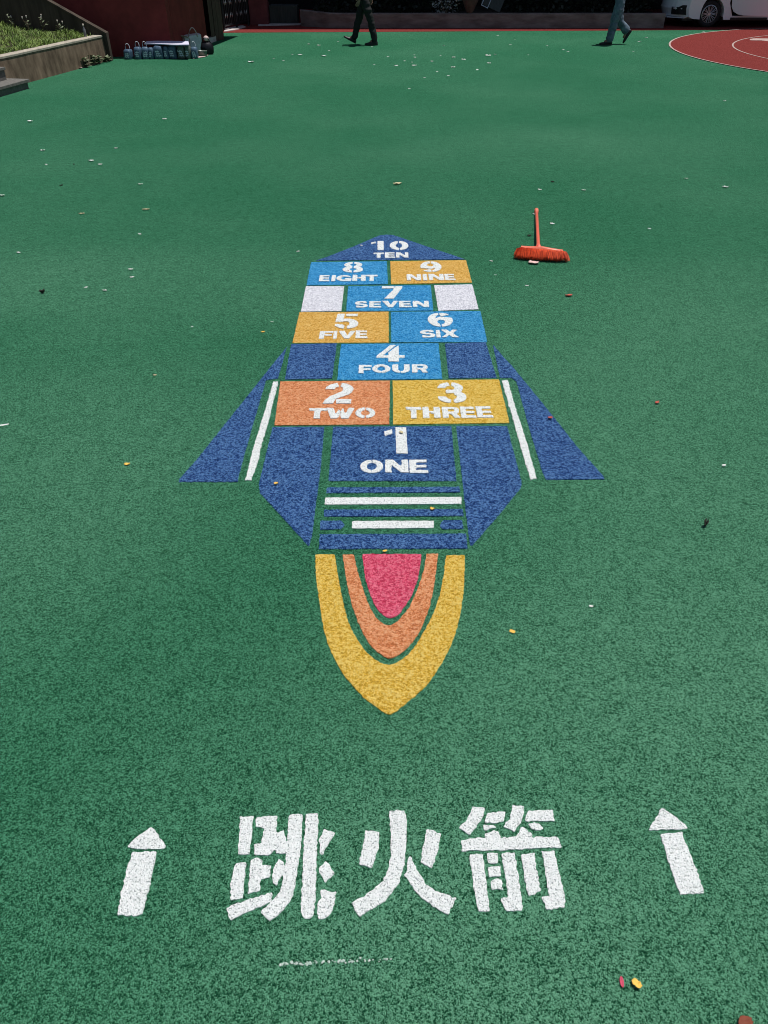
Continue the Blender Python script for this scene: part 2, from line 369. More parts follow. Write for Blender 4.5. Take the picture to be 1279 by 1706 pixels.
# ------------------------------------------------------------------ stencil lettering (drawn on a unit box, y up)
def arc(cx, cy, rx, ry, a0, a1, n=18):
    return [(cx + rx * math.cos(R(a0 + (a1 - a0) * k / n)), cy + ry * math.sin(R(a0 + (a1 - a0) * k / n))) for k in range(n + 1)]
def ell(cx, cy, rx, ry, n=36): return arc(cx, cy, rx, ry, 0, 360 - 360 / n, n - 1)
def rc(x0, y0, x1, y1): return [(x0, y0), (x1, y0), (x1, y1), (x0, y1)]
def band(cx, cy, rx, ry, ix, iy, a0, a1, n=18):
    return arc(cx, cy, rx, ry, a0, a1, n) + arc(cx, cy, ix, iy, a1, a0, n)
A_, S_ = 'add', 'sub'
GL = {
 'T': [(A_, rc(0, .76, 1, 1)), (A_, rc(.31, 0, .66, 1)), (S_, [(-.02, .70), (.04, .70), (.04, .83), (-.02, .86)])],
 'E': [(A_, rc(0, 0, .36, 1)), (A_, rc(0, .80, .95, 1)), (A_, rc(.3, .41, .93, .60)), (A_, rc(0, 0, 1, .22)), (S_, rc(.40, .36, .95, .41))],
 'F': [(A_, rc(0, 0, .36, 1)), (A_, rc(0, .78, 1, 1)), (A_, rc(.3, .38, .92, .58)), (S_, rc(.37, .36, .42, .62))],
 'I': [(A_, rc(.04, 0, .96, 1))],
 'H': [(A_, rc(0, 0, .36, 1)), (A_, rc(.64, 0, 1, 1)), (A_, rc(.3, .40, .7, .62)), (S_, rc(.40, .2, .45, .8))],
 'N': [(A_, rc(0, 0, .28, 1)), (A_, rc(.72, 0, 1, 1)), (A_, [(0, 1), (.34, 1), (1, 0), (.68, 0)]), (S_, [(.27, -.1), (.32, -.1), (.32, .45), (.27, .5)])],
 'V': [(A_, [(0, 1), (.36, 1), (.55, .38), (.72, 1), (1, 1), (.66, 0), (.38, 0)])],
 'W': [(A_, [(0, 1), (.24, 1), (.33, .40), (.44, .88), (.50, .62), (.54, .86), (.60, 1), (.66, .40), (.80, 1), (1, 1), (.80, 0), (.56, 0), (.50, .30), (.40, 0), (.17, 0)]), (S_, [(.46, .1), (.49, .1), (.545, .95), (.515, .98)])],
 'X': [(A_, [(0, 1), (.38, 1), (.53, .70), (.70, 1), (.98, 1), (.68, .54), (1, 0), (.62, 0), (.46, .32), (.27, 0), (0, 0), (.31, .46)])],
 'U': [(A_, rc(0, .36, .33, 1)), (A_, rc(.67, .36, 1, 1)), (A_, band(.5, .40, .5, .40, .17, .19, 180, 360)), (S_, rc(.42, -.1, .47, .4))],
 'O': [(A_, ell(.5, .5, .5, .5)), (S_, ell(.5, .5, .22, .27)), (S_, rc(.485, -.1, .53, .35)), (S_, rc(.485, .65, .53, 1.1))],
 'R': [(A_, rc(0, 0, .33, 1)), (A_, rc(0, .80, .66, 1)), (A_, rc(.2, .36, .66, .56)), (A_, band(.66, .68, .32, .32, .05, .12, -90, 90)), (A_, [(.48, .40), (.80, .40), (1, 0), (.66, 0)]), (S_, rc(.36, -.1, .42, .34)), (S_, rc(.40, .56, .46, .62))],
 'G': [(A_, ell(.5, .5, .5, .5)), (S_, ell(.53, .5, .22, .27)), (S_, rc(.62, .46, 1.1, .70)), (A_, rc(.56, .30, 1, .50)), (A_, rc(.72, .02, 1, .5)), (S_, rc(.36, .72, .41, 1.1))],
 'S': [(A_, band(.46, .70, .46, .30, .14, .10, 60, 250)), (A_, rc(.4, .82, .84, 1)), (A_, [(.72, 1), (.92, .84), (.88, .70), (.62, .72), (.62, .85)]),
       (A_, band(.54, .30, .46, .30, .14, .10, -120, 90)), (A_, rc(.34, .40, .66, .60)), (A_, rc(.16, 0, .6, .18)), (A_, [(.28, 0), (.08, .14), (.10, .30), (.38, .28), (.38, .15)]),
       (S_, [(.28, .44), (.33, .44), (.36, .62), (.30, .62)])],
 '1': [(A_, [(0, .84), (.36, .93), (.36, .76), (.02, .66)]), (A_, [(.50, 1), (.98, 1), (1, 0), (.52, 0)])],
 '2': [(A_, band(.50, .69, .47, .31, .16, .13, 100, 180)), (A_, [(.03, .69), (.36, .69), (.30, .82), (.1, .82)]), (A_, band(.52, .69, .44, .31, .10, .13, -20, 84)),
       (A_, [(.93, .58), (.84, .44), (.40, .22), (.34, .0), (0, 0), (.06, .16), (.20, .34), (.56, .56), (.66, .68)]), (A_, rc(.44, 0, .92, .20)), (S_, [(.46, .7), (.51, .7), (.56, 1.05), (.51, 1.05)])],
 '3': [(A_, band(.47, .72, .44, .28, .17, .12, 96, 178)), (A_, band(.50, .72, .41, .28, .11, .12, -70, 84)), (A_, rc(.30, .47, .66, .63)), (A_, band(.50, .29, .48, .29, .15, .12, -84, 70)),
       (A_, band(.46, .29, .46, .29, .16, .12, 176, 264)), (S_, rc(.10, .42, .28, .68))],
 '4': [(A_, [(0, .22), (.02, .36), (.50, 1), (.76, 1), (.25, .36), (.20, .22)]), (A_, rc(.0, .22, 1, .36)), (A_, [(.42, .55), (.80, .98), (.80, 0), (.42, 0)]), (S_, [(.22, .355), (.30, .36), (.80, 1.02), (.72, 1.02)]), (S_, [(.28, .37), (.40, .37), (.41, .54)])],
 '5': [(A_, [(.08, 1), (.38, 1), (.34, .45), (.02, .45)]), (A_, rc(.45, .84, .95, 1)), (A_, band(.50, .33, .50, .33, .13, .16, -84, 110)), (A_, rc(.30, .48, .5, .64)), (A_, band(.44, .33, .44, .33, .10, .14, 200, 264)), (A_, rc(.02, .16, .2, .30)), (S_, rc(-.1, .34, .34, .43))],
 '6': [(A_, ell(.5, .5, .5, .5)), (S_, ell(.52, .34, .16, .15)), (S_, [(.38, .82), (.62, .86), (1.1, .78), (1.1, .62), (.7, .68), (.5, .72), (.34, .62), (.32, .70)]), (S_, rc(.47, -.1, .53, .26)), (S_, rc(.45, .78, .50, 1.1)), (A_, band(.5, .68, .5, .32, .12, .11, 40, 84))],
 '7': [(A_, rc(0, .82, .62, 1)), (A_, [(.68, 1), (1, 1), (1, .86), (.56, 0), (.12, 0), (.50, .60)])],
 '8': [(A_, ell(.5, .73, .44, .27)), (A_, ell(.5, .29, .5, .29)), (S_, ell(.5, .73, .16, .11)), (S_, ell(.5, .29, .17, .12)), (S_, rc(.46, -.1, .54, .20)), (S_, rc(.46, .80, .54, 1.1)), (S_, rc(.46, .38, .54, .66))],
 '0': [(A_, ell(.5, .5, .5, .5)), (S_, ell(.5, .5, .17, .28)), (S_, [(.44, .70), (.49, .70), (.53, 1.1), (.44, 1.1)]), (S_, [(.49, -.1), (.55, -.1), (.55, .3), (.50, .3)])],
}
GL['9'] = [(k, [(1 - x, 1 - y) for x, y in p]) for k, p in GL['6']]
def glyph(ch, box):
    x0, y0, x1, y1 = box; ym = (y0 + y1) / 2
    gx0, gx1 = P(x0, ym)[0], P(x1, ym)[0]; gt, gb = P(x0, y0)[1], P(x0, y1)[1]
    return [(k, [(gx0 + u * (gx1 - gx0), gb + v * (gt - gb)) for u, v in p]) for k, p in GL[ch]]
def lettering(name, items, m, parent, seed):
    """one paint film for a word: every letter is evaluated by itself, then joined"""
    objs = []
    V, Fc = [], []
    for ch, box in items:
        o = paint('tmp', glyph(ch, box), m, None, z=0.008, cell=0.0045, amp=0.0018, skirt=0.004, seed=seed)
        off = len(V); V += [tuple(v.co) for v in o.data.vertices]
        Fc += [tuple(i + off for i in p.vertices) for p in o.data.polygons]
        me = o.data; bpy.data.objects.remove(o); bpy.data.meshes.remove(me); seed += 1
    me = bpy.data.meshes.new(name); me.from_pydata(V, [], Fc); me.update()
    return link(name, me, m, parent)

# ------------------------------------------------------------------ the rocket hopscotch
rocket = empty('rocket_hopscotch', (0, 0, 0), 'painted rocket hopscotch with numbered panels, blue wings and a flame tail', 'hopscotch')
PAN = [
 ('1', 'navy', [(555, 712), (751.5, 711), (760, 802), (547, 802)], [('1', (640, 714, 678, 757.5))],
  [('O', (600, 768, 638, 790)), ('N', (641.5, 768, 680, 789)), ('E', (681.7, 768, 712.5, 790))], 'dark blue panel reading 1 ONE'),
 ('2', 'orange', [(467, 636.5), (649.5, 635), (648, 708), (457, 709.5)], [('2', (539.5, 640, 590, 674))],
  [('T', (514, 682, 544, 699)), ('W', (543.5, 681.5, 590, 699)), ('O', (591.7, 681, 625, 698.5))], 'orange panel reading 2 TWO'),
 ('3', 'yellow', [(654, 635), (831, 633), (848.5, 705.5), (655, 708)], [('3', (728, 639, 776.7, 673))],
  [('T', (676, 680, 702, 698.5)), ('H', (704, 680, 733, 698)), ('R', (736.5, 680, 766, 698)), ('E', (767, 679.5, 791.5, 698)), ('E', (793.5, 679, 819.7, 697.5))], 'yellow panel reading 3 THREE'),
 ('4', 'sky_blue', [(568, 574), (730, 572.5), (736.5, 632), (561.5, 634)], [('4', (627.5, 576.5, 673.5, 604))],
  [('F', (597.5, 610, 619, 623.5)), ('O', (620, 609, 650, 623)), ('U', (653.5, 609, 682.5, 623)), ('R', (686, 609, 713, 622.5))], 'light blue panel reading 4 FOUR'),
 ('5', 'amber', [(499, 521), (647, 520), (647.5, 571.5), (487, 572.3)], [('5', (558, 524.5, 597, 549))],
  [('F', (532, 553.5, 554.5, 566)), ('I', (555, 553, 561.5, 566)), ('V', (563, 553, 591.5, 565.5)), ('E', (592.5, 552.5, 612, 565))], 'amber panel reading 5 FIVE'),
 ('6', 'sky_blue', [(651, 520.5), (800, 519), (811.5, 570.5), (651.5, 571)], [('6', (712.5, 523, 754, 546))],
  [('S', (700, 551.5, 725, 564)), ('I', (726, 551.5, 733.5, 564)), ('X', (735, 551, 763, 563.5))], 'light blue panel reading 6 SIX'),
 ('7', 'sky_blue', [(580, 477.5), (717, 476), (721.5, 518), (576.5, 519.5)], [('7', (636, 478.5, 670, 499))],
  [('S', (591, 503.5, 612.5, 514)), ('E', (615, 503.5, 635, 514)), ('V', (636.5, 503, 663, 513.5)), ('E', (664.5, 503, 685, 513.5)), ('N', (687.5, 503, 714, 513))], 'light blue panel reading 7 SEVEN'),
 ('8', 'sky_blue', [(518, 437.5), (644, 436), (646, 474), (510.5, 476)], [('8', (571, 438, 605, 455.5))],
  [('E', (532, 460, 549, 470)), ('I', (552, 460, 559, 470)), ('G', (560.5, 460, 585.5, 470)), ('H', (587, 459.5, 609, 469.5)), ('T', (609.5, 459.5, 629, 469.5))], 'light blue panel reading 8 EIGHT'),
 ('9', 'amber', [(650, 436), (776, 434), (786, 471.5), (651.5, 474)], [('9', (700, 437, 735, 454.5))],
  [('N', (677.5, 458.5, 701, 468.5)), ('I', (704, 458.5, 711.5, 468.5)), ('N', (714, 458, 739, 468)), ('E', (740.5, 458, 757.5, 468))], 'amber panel reading 9 NINE'),
 ('10', 'navy', [(526, 434.8), (545, 428.5), (590, 411), (622, 397), (632, 393), (643, 391.6), (655, 392.4), (666, 396), (720, 414.5), (752, 425), (774, 432.6)],
  [('1', (618, 403, 639, 418)), ('0', (649, 403, 680, 418))], [('T', (622, 422.5, 639.5, 431)), ('E', (641, 422, 658, 431)), ('N', (659.5, 422, 680, 430.5))], 'pointed dark blue nose panel reading 10 TEN'),
]
for i, (nm, mt, poly, dig, word, lab) in enumerate(PAN):
    p = paint('number_panel', [('add', gp(poly))], M[mt], rocket, amp=0.0018, seed=20 + i); tag(p, lab)
    lettering('numeral', dig, M['white'], p, 50 + i * 3)
    lettering('word', word, M['white'], p, 150 + i * 7)
def rp(name, poly, mt, seed, label=None, **kw):
    o = paint(name, [('add', gp(poly))], M[mt], rocket, seed=seed, **kw)
    if label: tag(o, label)
    return o
rp('side_panel', [(509.5, 477.5), (573, 477.5), (568.5, 519), (501, 520)], 'panel_white', 1, 'white panel left of seven')
rp('side_panel', [(723, 476), (786.5, 474.5), (797, 516), (730, 518.5)], 'panel_white', 2, 'white panel right of seven')
rp('side_panel', [(485, 574), (561, 573), (553, 631), (474.5, 633)], 'navy', 3, 'dark blue panel left of four')
rp('side_panel', [(741, 573), (809, 571), (827, 630), (747.5, 631)], 'navy', 4, 'dark blue panel right of four')
rp('side_panel', [(454, 712.5), (540, 712), (534, 780), (519, 897), (514, 910), (509, 905), (470, 862), (433, 822), (431, 808)], 'navy', 5, 'long dark blue panel left of one, cut to a point')
rp('side_panel', [(760, 711), (844.5, 711), (869, 806.5), (866, 815), (826, 864), (787, 909), (783, 909), (780, 890)], 'navy', 6, 'long dark blue panel right of one, cut to a point')
rp('wing', [(477.5, 579), (463, 631), (443, 634), (420, 712), (396.5, 797), (396, 803.5), (298, 803.5), (298, 800), (330, 764), (400, 676), (443, 622)], 'navy', 7, 'left wing')
rp('wing', [(821, 575), (838, 595), (855, 613.5), (920, 693), (960, 744), (1006, 796), (1006, 799), (909, 800), (904, 789), (882, 716), (860, 636), (851, 630), (832.5, 630)], 'navy', 8, 'right wing')
rp('wing_stripe', [(455.5, 637), (463.5, 637), (449, 695), (436, 742), (431, 763), (418.5, 801), (408.5, 801), (421, 750), (440, 690)], 'white', 9, amp=0.004)
rp('wing_stripe', [(836, 635), (845, 634), (861, 688), (878, 742), (893.5, 797.5), (883.5, 800), (863, 730)], 'white', 10, amp=0.004)
rp('cross_stripe', [(544.5, 813), (764, 812), (767, 821), (543.5, 822)], 'navy', 11, 'thin dark blue stripe')
rp('cross_stripe', [(541.5, 830), (768, 829), (768.5, 840.5), (541, 841.5)], 'white', 12, 'long white stripe')
rp('cross_stripe', [(540, 850), (770.5, 849), (772, 860.5), (539.5, 861.5)], 'navy', 13, 'dark blue stripe between the white stripes')
rp('cross_stripe', [(534, 868.5), (568, 868.5), (574, 875), (568, 882.5), (533, 883)], 'navy', 14, 'short dark blue stripe at the left')
rp('cross_stripe', [(586.5, 869), (722.5, 868.5), (722.5, 880.5), (586, 881.5)], 'white', 15, 'short white stripe')
rp('cross_stripe', [(738, 868), (769.5, 867), (772, 882), (737, 882), (731.5, 876)], 'navy', 16, 'short dark blue stripe at the right')
rp('cross_stripe', [(532.5, 891), (776.5, 890), (778.5, 914.5), (531, 915.5)], 'navy', 17, 'broad dark blue stripe at the tail')
outer = catmull([(524.6, 924.6), (529, 982), (542, 1059.5), (565.7, 1113.5), (598.5, 1155.7), (631, 1182)]) + [(641, 1189), (650, 1191.5), (658, 1187)] + catmull([(669, 1178), (704, 1149), (734.6, 1107), (758, 1057), (771, 994), (774, 926)])
inner = catmull([(743, 926), (734.6, 982), (718, 1031), (687.7, 1081.8), (662, 1104), (649, 1108), (631, 1104), (605.6, 1082), (582, 1041), (568, 987), (557.5, 924.6)])
rp('flame_band', outer + inner, 'yellow', 18, 'outer yellow flame band')
o1 = catmull([(570.4, 924.6), (580, 982), (594, 1031), (615, 1073.6), (636, 1092.4), (650, 1097.5), (669, 1088), (694.7, 1059.5), (713.5, 1017), (724, 970), (729.4, 923.5)])
i1 = catmull([(710, 923.5), (706.4, 947), (699.4, 970), (683, 1010), (662, 1036), (648, 1042.4), (631, 1035), (615, 1010), (598.5, 963), (589, 924.6)])
rp('flame_band', o1 + i1, 'orange', 19, 'middle orange flame band')
rp('flame_core', [(603, 924)] + catmull([(701.7, 924), (697, 958.6), (685, 994), (664, 1024), (652.5, 1030), (641, 1028), (624, 1008), (610, 970), (603, 924)]), 'pink', 20)

# ------------------------------------------------------------------ white characters and arrows
def marking(name, polys, off, sc, label, cat, group=None, parts=None, amp=0.0020):
    cx = [P(off[0] + x / sc, off[1] + y / sc) for pl in polys for x, y in pl]
    root = None
    if parts is None:
        o = paint(name, [('add', gp(pl, off, sc)) for pl in polys], M['white'], None, cell=0.0026, amp=amp, seed=len(label))
        return tag(o, label, cat, group)
    root = empty(name, (0, 0, 0), label, cat, group)
    for pn, pl in zip(parts, polys): paint(pn, [('add', gp(pl, off, sc))], M['white'], root, cell=0.0026, amp=amp, seed=len(label))
    return root
GC = 'white characters painted below the rocket'
marking('painted_character', [
 [(195, 135), (335, 135), (325, 250), (290, 540), (165, 540), (180, 350)],
 [(365, 150), (480, 128), (585, 130), (580, 300), (600, 310), (660, 285), (685, 400), (720, 520), (575, 530), (555, 485), (500, 550), (335, 540), (350, 430), (420, 420), (445, 260), (360, 240)],
 [(715, 115), (855, 108), (835, 480), (800, 700), (775, 900), (740, 1000), (680, 1100), (600, 1190), (505, 1250), (415, 1150), (600, 960), (640, 870), (660, 700), (685, 560), (690, 400), (700, 250)],
 [(888, 110), (1025, 105), (1010, 480), (1000, 700), (990, 1000), (975, 1190), (930, 1225), (870, 1215), (835, 1130), (850, 870), (870, 450), (885, 250)],
 [(1080, 265), (1195, 315), (1065, 540), (1040, 520), (1045, 460), (1030, 390), (1060, 320)],
 [(1100, 605), (1150, 650), (1190, 745), (1100, 835), (1070, 790), (1030, 690)],
 [(1050, 910), (1215, 945), (1190, 1060), (1165, 1170), (1100, 1220), (1015, 1222), (1015, 1070), (1060, 1005)],
 [(145, 630), (255, 625), (240, 830), (220, 1000), (90, 1035), (90, 870), (120, 720)],
 [(315, 590), (370, 580), (435, 600), (430, 650), (515, 660), (505, 790), (410, 800), (395, 930), (275, 960), (290, 740)],
 [(600, 585), (660, 625), (650, 730), (575, 870), (540, 850), (525, 760), (560, 660)],
 [(50, 1110), (100, 1080), (530, 940), (530, 1040), (90, 1240), (70, 1190)]],
 (370, 1340), 6.395, 'white painted character of eleven stencil strokes, nearest the left arrow', 'character', GC)
marking('painted_character', [
 [(250, 285), (400, 300), (385, 480), (350, 600), (320, 685), (180, 640), (190, 560), (225, 440)],
 catmull([(500, 80), (660, 75), (680, 200), (685, 320), (670, 500), (660, 650), (600, 840), (520, 960), (440, 1040), (330, 1110), (185, 1205)], k=2) + [(85, 1050), (240, 980), (340, 910), (430, 830), (480, 730), (515, 580), (515, 380), (510, 200)],
 [(890, 280), (910, 270), (1050, 320), (1025, 470), (985, 610), (950, 680), (830, 625), (850, 510), (870, 400)],
 [(715, 550), (740, 580), (800, 710), (890, 850), (1000, 935), (1210, 1010), (1125, 1180), (1000, 1110), (850, 1000), (770, 920), (700, 820), (665, 760), (690, 700), (695, 620)]],
 (570, 1340), 6.395, 'white painted character for fire with only four strokes, below the flame tip', 'character', GC)
marking('painted_character', [
 [(205, 60), (335, 80), (310, 180), (250, 270), (180, 360), (60, 290), (80, 260), (150, 200), (180, 120)],
 [(365, 125), (545, 120), (555, 160), (525, 225), (450, 238), (325, 233), (340, 180)],
 [(320, 258), (430, 258), (455, 285), (345, 320), (325, 300)],
 [(630, 45), (755, 60), (740, 180), (700, 260), (645, 330), (525, 275), (600, 190), (620, 120)],
 [(800, 105), (1055, 105), (1075, 215), (755, 220)],
 [(790, 248), (895, 233), (955, 300), (880, 320), (820, 290)],
 [(80, 425), (200, 400), (335, 395), (340, 350), (440, 308), (480, 340), (510, 390), (600, 395), (680, 375), (710, 290), (740, 285), (825, 350), (840, 390), (1120, 385), (1155, 495), (700, 516), (340, 530), (95, 535)],
 [(175, 570), (310, 562), (335, 750), (360, 960), (390, 1175), (270, 1180), (240, 1080), (215, 900), (190, 700)],
 [(355, 558), (470, 555), (480, 660), (370, 665)], [(365, 705), (495, 700), (505, 800), (385, 810)],
 [(390, 870), (450, 830), (515, 840), (525, 945), (410, 950)],
 [(510, 560), (650, 552), (690, 800), (735, 1100), (725, 1165), (570, 1180), (530, 1110), (505, 1045), (585, 1020), (560, 850), (530, 680)],
 [(725, 575), (860, 560), (890, 750), (925, 950), (870, 1005), (810, 1005), (775, 930), (745, 720)],
 [(940, 540), (1075, 535), (1110, 700), (1150, 850), (1195, 1080), (1180, 1130), (1000, 1160), (940, 1025), (1020, 1010), (985, 830), (955, 640)]],
 (755, 1335), 6.395, 'white painted character for arrow with a long crossbar, nearest the right arrow', 'character', GC)
GA = 'white arrows painted beside the characters'
marking('painted_arrow', [
 [(690, 175), (720, 210), (800, 310), (910, 480), (890, 515), (530, 525), (300, 505), (320, 470), (490, 300)],
 [(385, 575), (765, 565), (725, 800), (660, 1080), (580, 1400), (540, 1550), (400, 1580), (155, 1565), (170, 1420), (220, 1170), (300, 850)]],
 (180, 1360), 9.475, 'white painted arrow to the left of the characters, pointing towards the rocket', 'arrow', GA, parts=('arrow_head', 'arrow_shaft'))
marking('painted_arrow', [
 [(330, 90), (370, 88), (480, 160), (620, 260), (820, 440), (750, 455), (125, 465), (150, 370), (250, 240)],
 [(300, 540), (520, 520), (695, 510), (760, 690), (870, 940), (960, 1180), (1095, 1590), (670, 1605), (615, 1470), (490, 1130), (380, 750)]],
 (1070, 1340), 10.66, 'white painted arrow to the right of the characters, leaning left', 'arrow', GA, parts=('arrow_head', 'arrow_shaft'))
# thin rub of white paint near the bottom edge
rub = MB()
LM_SCUFF = surf('worn_white', (0.30, 0.42, 0.35), (0.55, 0.63, 0.58), 80, 0.9)
rr = random.Random(3)
for k in range(90):
    u = rr.random() ** 1.35
    x, y = P(466 + u * 190, 1607 - u * 8 + rr.gauss(0, 1.6))
    r = rr.uniform(0.0012, 0.0035); n = 6
    rub.add([(x + r * math.cos(q * math.pi / 3) * rr.uniform(.6, 1.5), y + r * math.sin(q * math.pi / 3) * rr.uniform(.6, 1.2), 0.0035) for q in range(n)] + [(x, y, 0.0055)], [(q, (q + 1) % n, n) for q in range(n)])
tag(rub.build('paint_scuff', LM_SCUFF), 'faint broken white paint scuff on the ground below the characters', 'paint scuff')

# ------------------------------------------------------------------ litter
def flat_mat(name, c, rough=0.8):
    return surf(name, tuple(x * 0.8 for x in c), c, 60, rough)
LM = {'white': flat_mat('scrap_white', (0.80, 0.82, 0.78)), 'yellow': flat_mat('petal_yellow', (0.80, 0.50, 0.10)),
      'red': flat_mat('petal_red', (0.50, 0.10, 0.07)), 'pinkred': flat_mat('petal_pink', (0.50, 0.07, 0.12)),
      'black': flat_mat('leaf_black', (0.022, 0.016, 0.012)), 'beige': flat_mat('leaf_beige', (0.58, 0.50, 0.30)),
      'brown': flat_mat('leaf_brown', (0.20, 0.05, 0.025)), 'pale': flat_mat('scrap_pale', (0.42, 0.55, 0.44)), 'blush': flat_mat('scrap_blush', (0.66, 0.46, 0.42))}
def flake(name, L, W, rng, curl=0.3, crumple=0.0, tip=0.7):
    """a small curled petal or scrap with a little thickness"""
    nu, nv = 7, 4; top = []
    for i in range(nu):
        u = i / (nu - 1) * 2 - 1
        w = W * (1 - tip * abs(u) ** 2.2) * rng.uniform(.88, 1.1)
        for j in range(nv):
            v = j / (nv - 1) * 2 - 1
            z = 0.002 + curl * W * (v * v + 0.35 * u * u) + rng.uniform(0, crumple) * W
            top.append((u * L / 2, v * w / 2, z))
    th = min(0.0015, W * 0.05 + 0.0004)
    n = nu * nv; vs = top + [(x, y, z - th) for x, y, z in top]; fs = []
    for i in range(nu - 1):
        for j in range(nv - 1):
            q = (i * nv + j, (i + 1) * nv + j, (i + 1) * nv + j + 1, i * nv + j + 1)
            fs += [q, tuple(n + k for k in q[::-1])]
    bd = [(i, 0) for i in range(nu)] + [(nu - 1, j) for j in range(1, nv)] + [(i, nv - 1) for i in range(nu - 2, -1, -1)] + [(0, j) for j in range(nv - 2, 0, -1)]
    ids = [i * nv + j for i, j in bd]
    for k in range(len(ids)):
        a_, b_ = ids[k], ids[(k + 1) % len(ids)]; fs.append((b_, a_, n + a_, n + b_))
    me = bpy.data.meshes.new(name); me.from_pydata(vs, [], fs); me.update(); return me
lrng = random.Random(11)
def litter(name, px, py, mt, label, cat, L, W, rz=None, curl=0.3, crumple=0.0, tip=0.7, group=None, z=0.0):
    me = flake(name, L, W, lrng, curl, crumple, tip)
    o = link(name, me, LM[mt], None, True)
    x, y = P(px, py); o.location = (x, y, z); o.rotation_euler = (0, 0, lrng.uniform(0, 6.28) if rz is None else rz)
    return tag(o, label, cat, group)
litter('petal', 1035, 1637, 'pinkred', 'narrow dark pink petal beside the yellow one, below the right arrow', 'petal', .024, .011, 1.5, .35)
litter('petal', 1059, 1641, 'yellow', 'crumpled yellow petal near the bottom of the photo beside a pink petal', 'petal', .024, .019, 2.2, .3, .4, .5)
litter('dry_leaf', 1240, 1705, 'brown', 'red-brown leaf cut off by the bottom edge at right', 'leaf', .034, .026, 0.2, .3, .1)
litter('petal', 853, 1053, 'yellow', 'flat yellow chip alone on green, right of the flame', 'petal', .021, .015, -.5, .15, .1, .25)
litter('seed', 984, 1012, 'white', 'small white seed husk right of the flame and its yellow chip', 'seed', .016, .009, -.3, .6, .2)
litter('petal', 916, 699, 'red', 'red petal lying on the right blue wing', 'petal', .026, .018, .2, .3, .3, z=.005)
litter('petal', 1094, 673, 'red', 'dull red petal on green, right of the right wing', 'petal', .026, .017, .4, .4, .4)
litter('dry_leaf', 1174, 877, 'black', 'curled blackish leaf on green far right of the rocket', 'leaf', .028, .020, 1.0, 1.0, .6)
litter('seed', 1205, 778, 'white', 'white bud on the green near the right edge, level with the wing tips', 'seed', .020, .012, .2, .7, .2)
litter('paper_strip', 5, 709, 'white', 'white paper strip cut off by the left edge', 'paper', .055, .012, .35, .1, .2, .1)
litter('petal', 212, 775, 'yellow', 'yellow petal on green, left of the left wing tip', 'petal', .026, .016, .3, .3, .3, .4)
litter('petal', 460, 809, 'yellow', 'small yellow crumb on the long dark blue panel left of one', 'petal', .020, .014, .1, .4, .4, z=.005)
litter('petal', 720, 851, 'yellow', 'yellow petal on the blue stripe between the white stripes', 'petal', .022, .014, -.2, .4, .4, z=.005)
litter('petal', 641, 921, 'yellow', 'yellow petal above the pink flame core', 'petal', .019, .011, .1, .3, .3, z=.005)
litter('dry_leaf', 668, 724, 'beige', 'olive leaf lying on the white numeral 1', 'leaf', .024, .015, -.7, .3, .2, z=.009)
litter('petal', 438, 554, 'yellow', 'small orange-yellow petal on green, left of panel five', 'petal', .026, .014, .1, .3, .2)
litter('petal', 258, 626, 'beige', 'tiny beige petal on green, left of the left wing top', 'petal', .020, .012, .1, .3, .2)
litter('dry_leaf', 71, 489, 'black', 'dark dry leaf on green near the left edge', 'leaf', .036, .024, .7, .7, .4)
litter('dry_leaf', 662, 308, 'beige', 'beige leaf on green beyond the rocket nose', 'leaf', .085, .035, .3, .3, .3)
litter('paper_scrap', 888, 439.5, 'blush', 'pinkish paper scrap under the broom bristles', 'paper', .075, .05, -.25, .15, .2, .2)
litter('dry_leaf', 947, 494, 'red', 'reddish leaf on green below the broom', 'leaf', .05, .022, .1, .3, .3)
litter('seed', 638.5, 262.5 + 190, 'red', 'red petal on the numeral 8 panel', 'petal', .012, .008, .1, .3, .2, z=.009).location = (*P(580, 453), .009)
for px, py, w, lab in ((243, 350, .07, 'beige leaf strip on green, left of the broom side of the field'), (136, 357, .05, 'short beige leaf left of the longer one')):
    litter('dry_leaf', px, py, 'beige', {243: 'longer beige leaf strip on the green at the left, beyond the rocket', 136: 'short beige leaf strip at the left, near the longer one'}[px], 'leaf', w, .02, .1, .3, .2)
GD = 'dark leaf bits on the left and middle green'
for px, py in ((123, 275), (102, 310), (920, 304), (881, 394)):
    litter('leaf_bit', px, py, 'black', 'tiny dark leaf bit on the open green', 'leaf', .035, .018, None, .4, .3, group=GD)
GM = 'small pale scraps on the middle green'
for px, py, w in ((50, 203.5, .09), (274, 199.5, .075), (71, 251.6, .06), (77, 275, .04), (152, 269, .07), (167, 275, .055), (193, 248, .05), (234, 308, .06), (3, 327, .07),
                  (31, 422, .04), (218, 450, .045), (220, 463, .04), (143, 480, .035), (174.5, 485, .04), (232.7, 391, .04), (1208, 313, .07), (1143, 298.5, .05),
                  (972, 318, .055), (919.5, 374, .05), (877.5, 477, .03), (899, 317, .05), (1081.5, 382, .035), (496.5, 420, .035), (818, 436, .035), (825, 459, .025),
                  (453, 537, .025), (602, 410, .03), (890, 358, .045), (320, 545, .02), (1207, 169, .06)):
    litter('scrap', px, py, 'white' if (px * 7) % 3 else 'pale', 'small pale scrap among those dotted over the middle of the green', 'scrap', w * 0.8, w * 0.42, lrng.gauss(0, .35), .25, .3, group=GM)
GF = 'white scraps strewn across the far green'
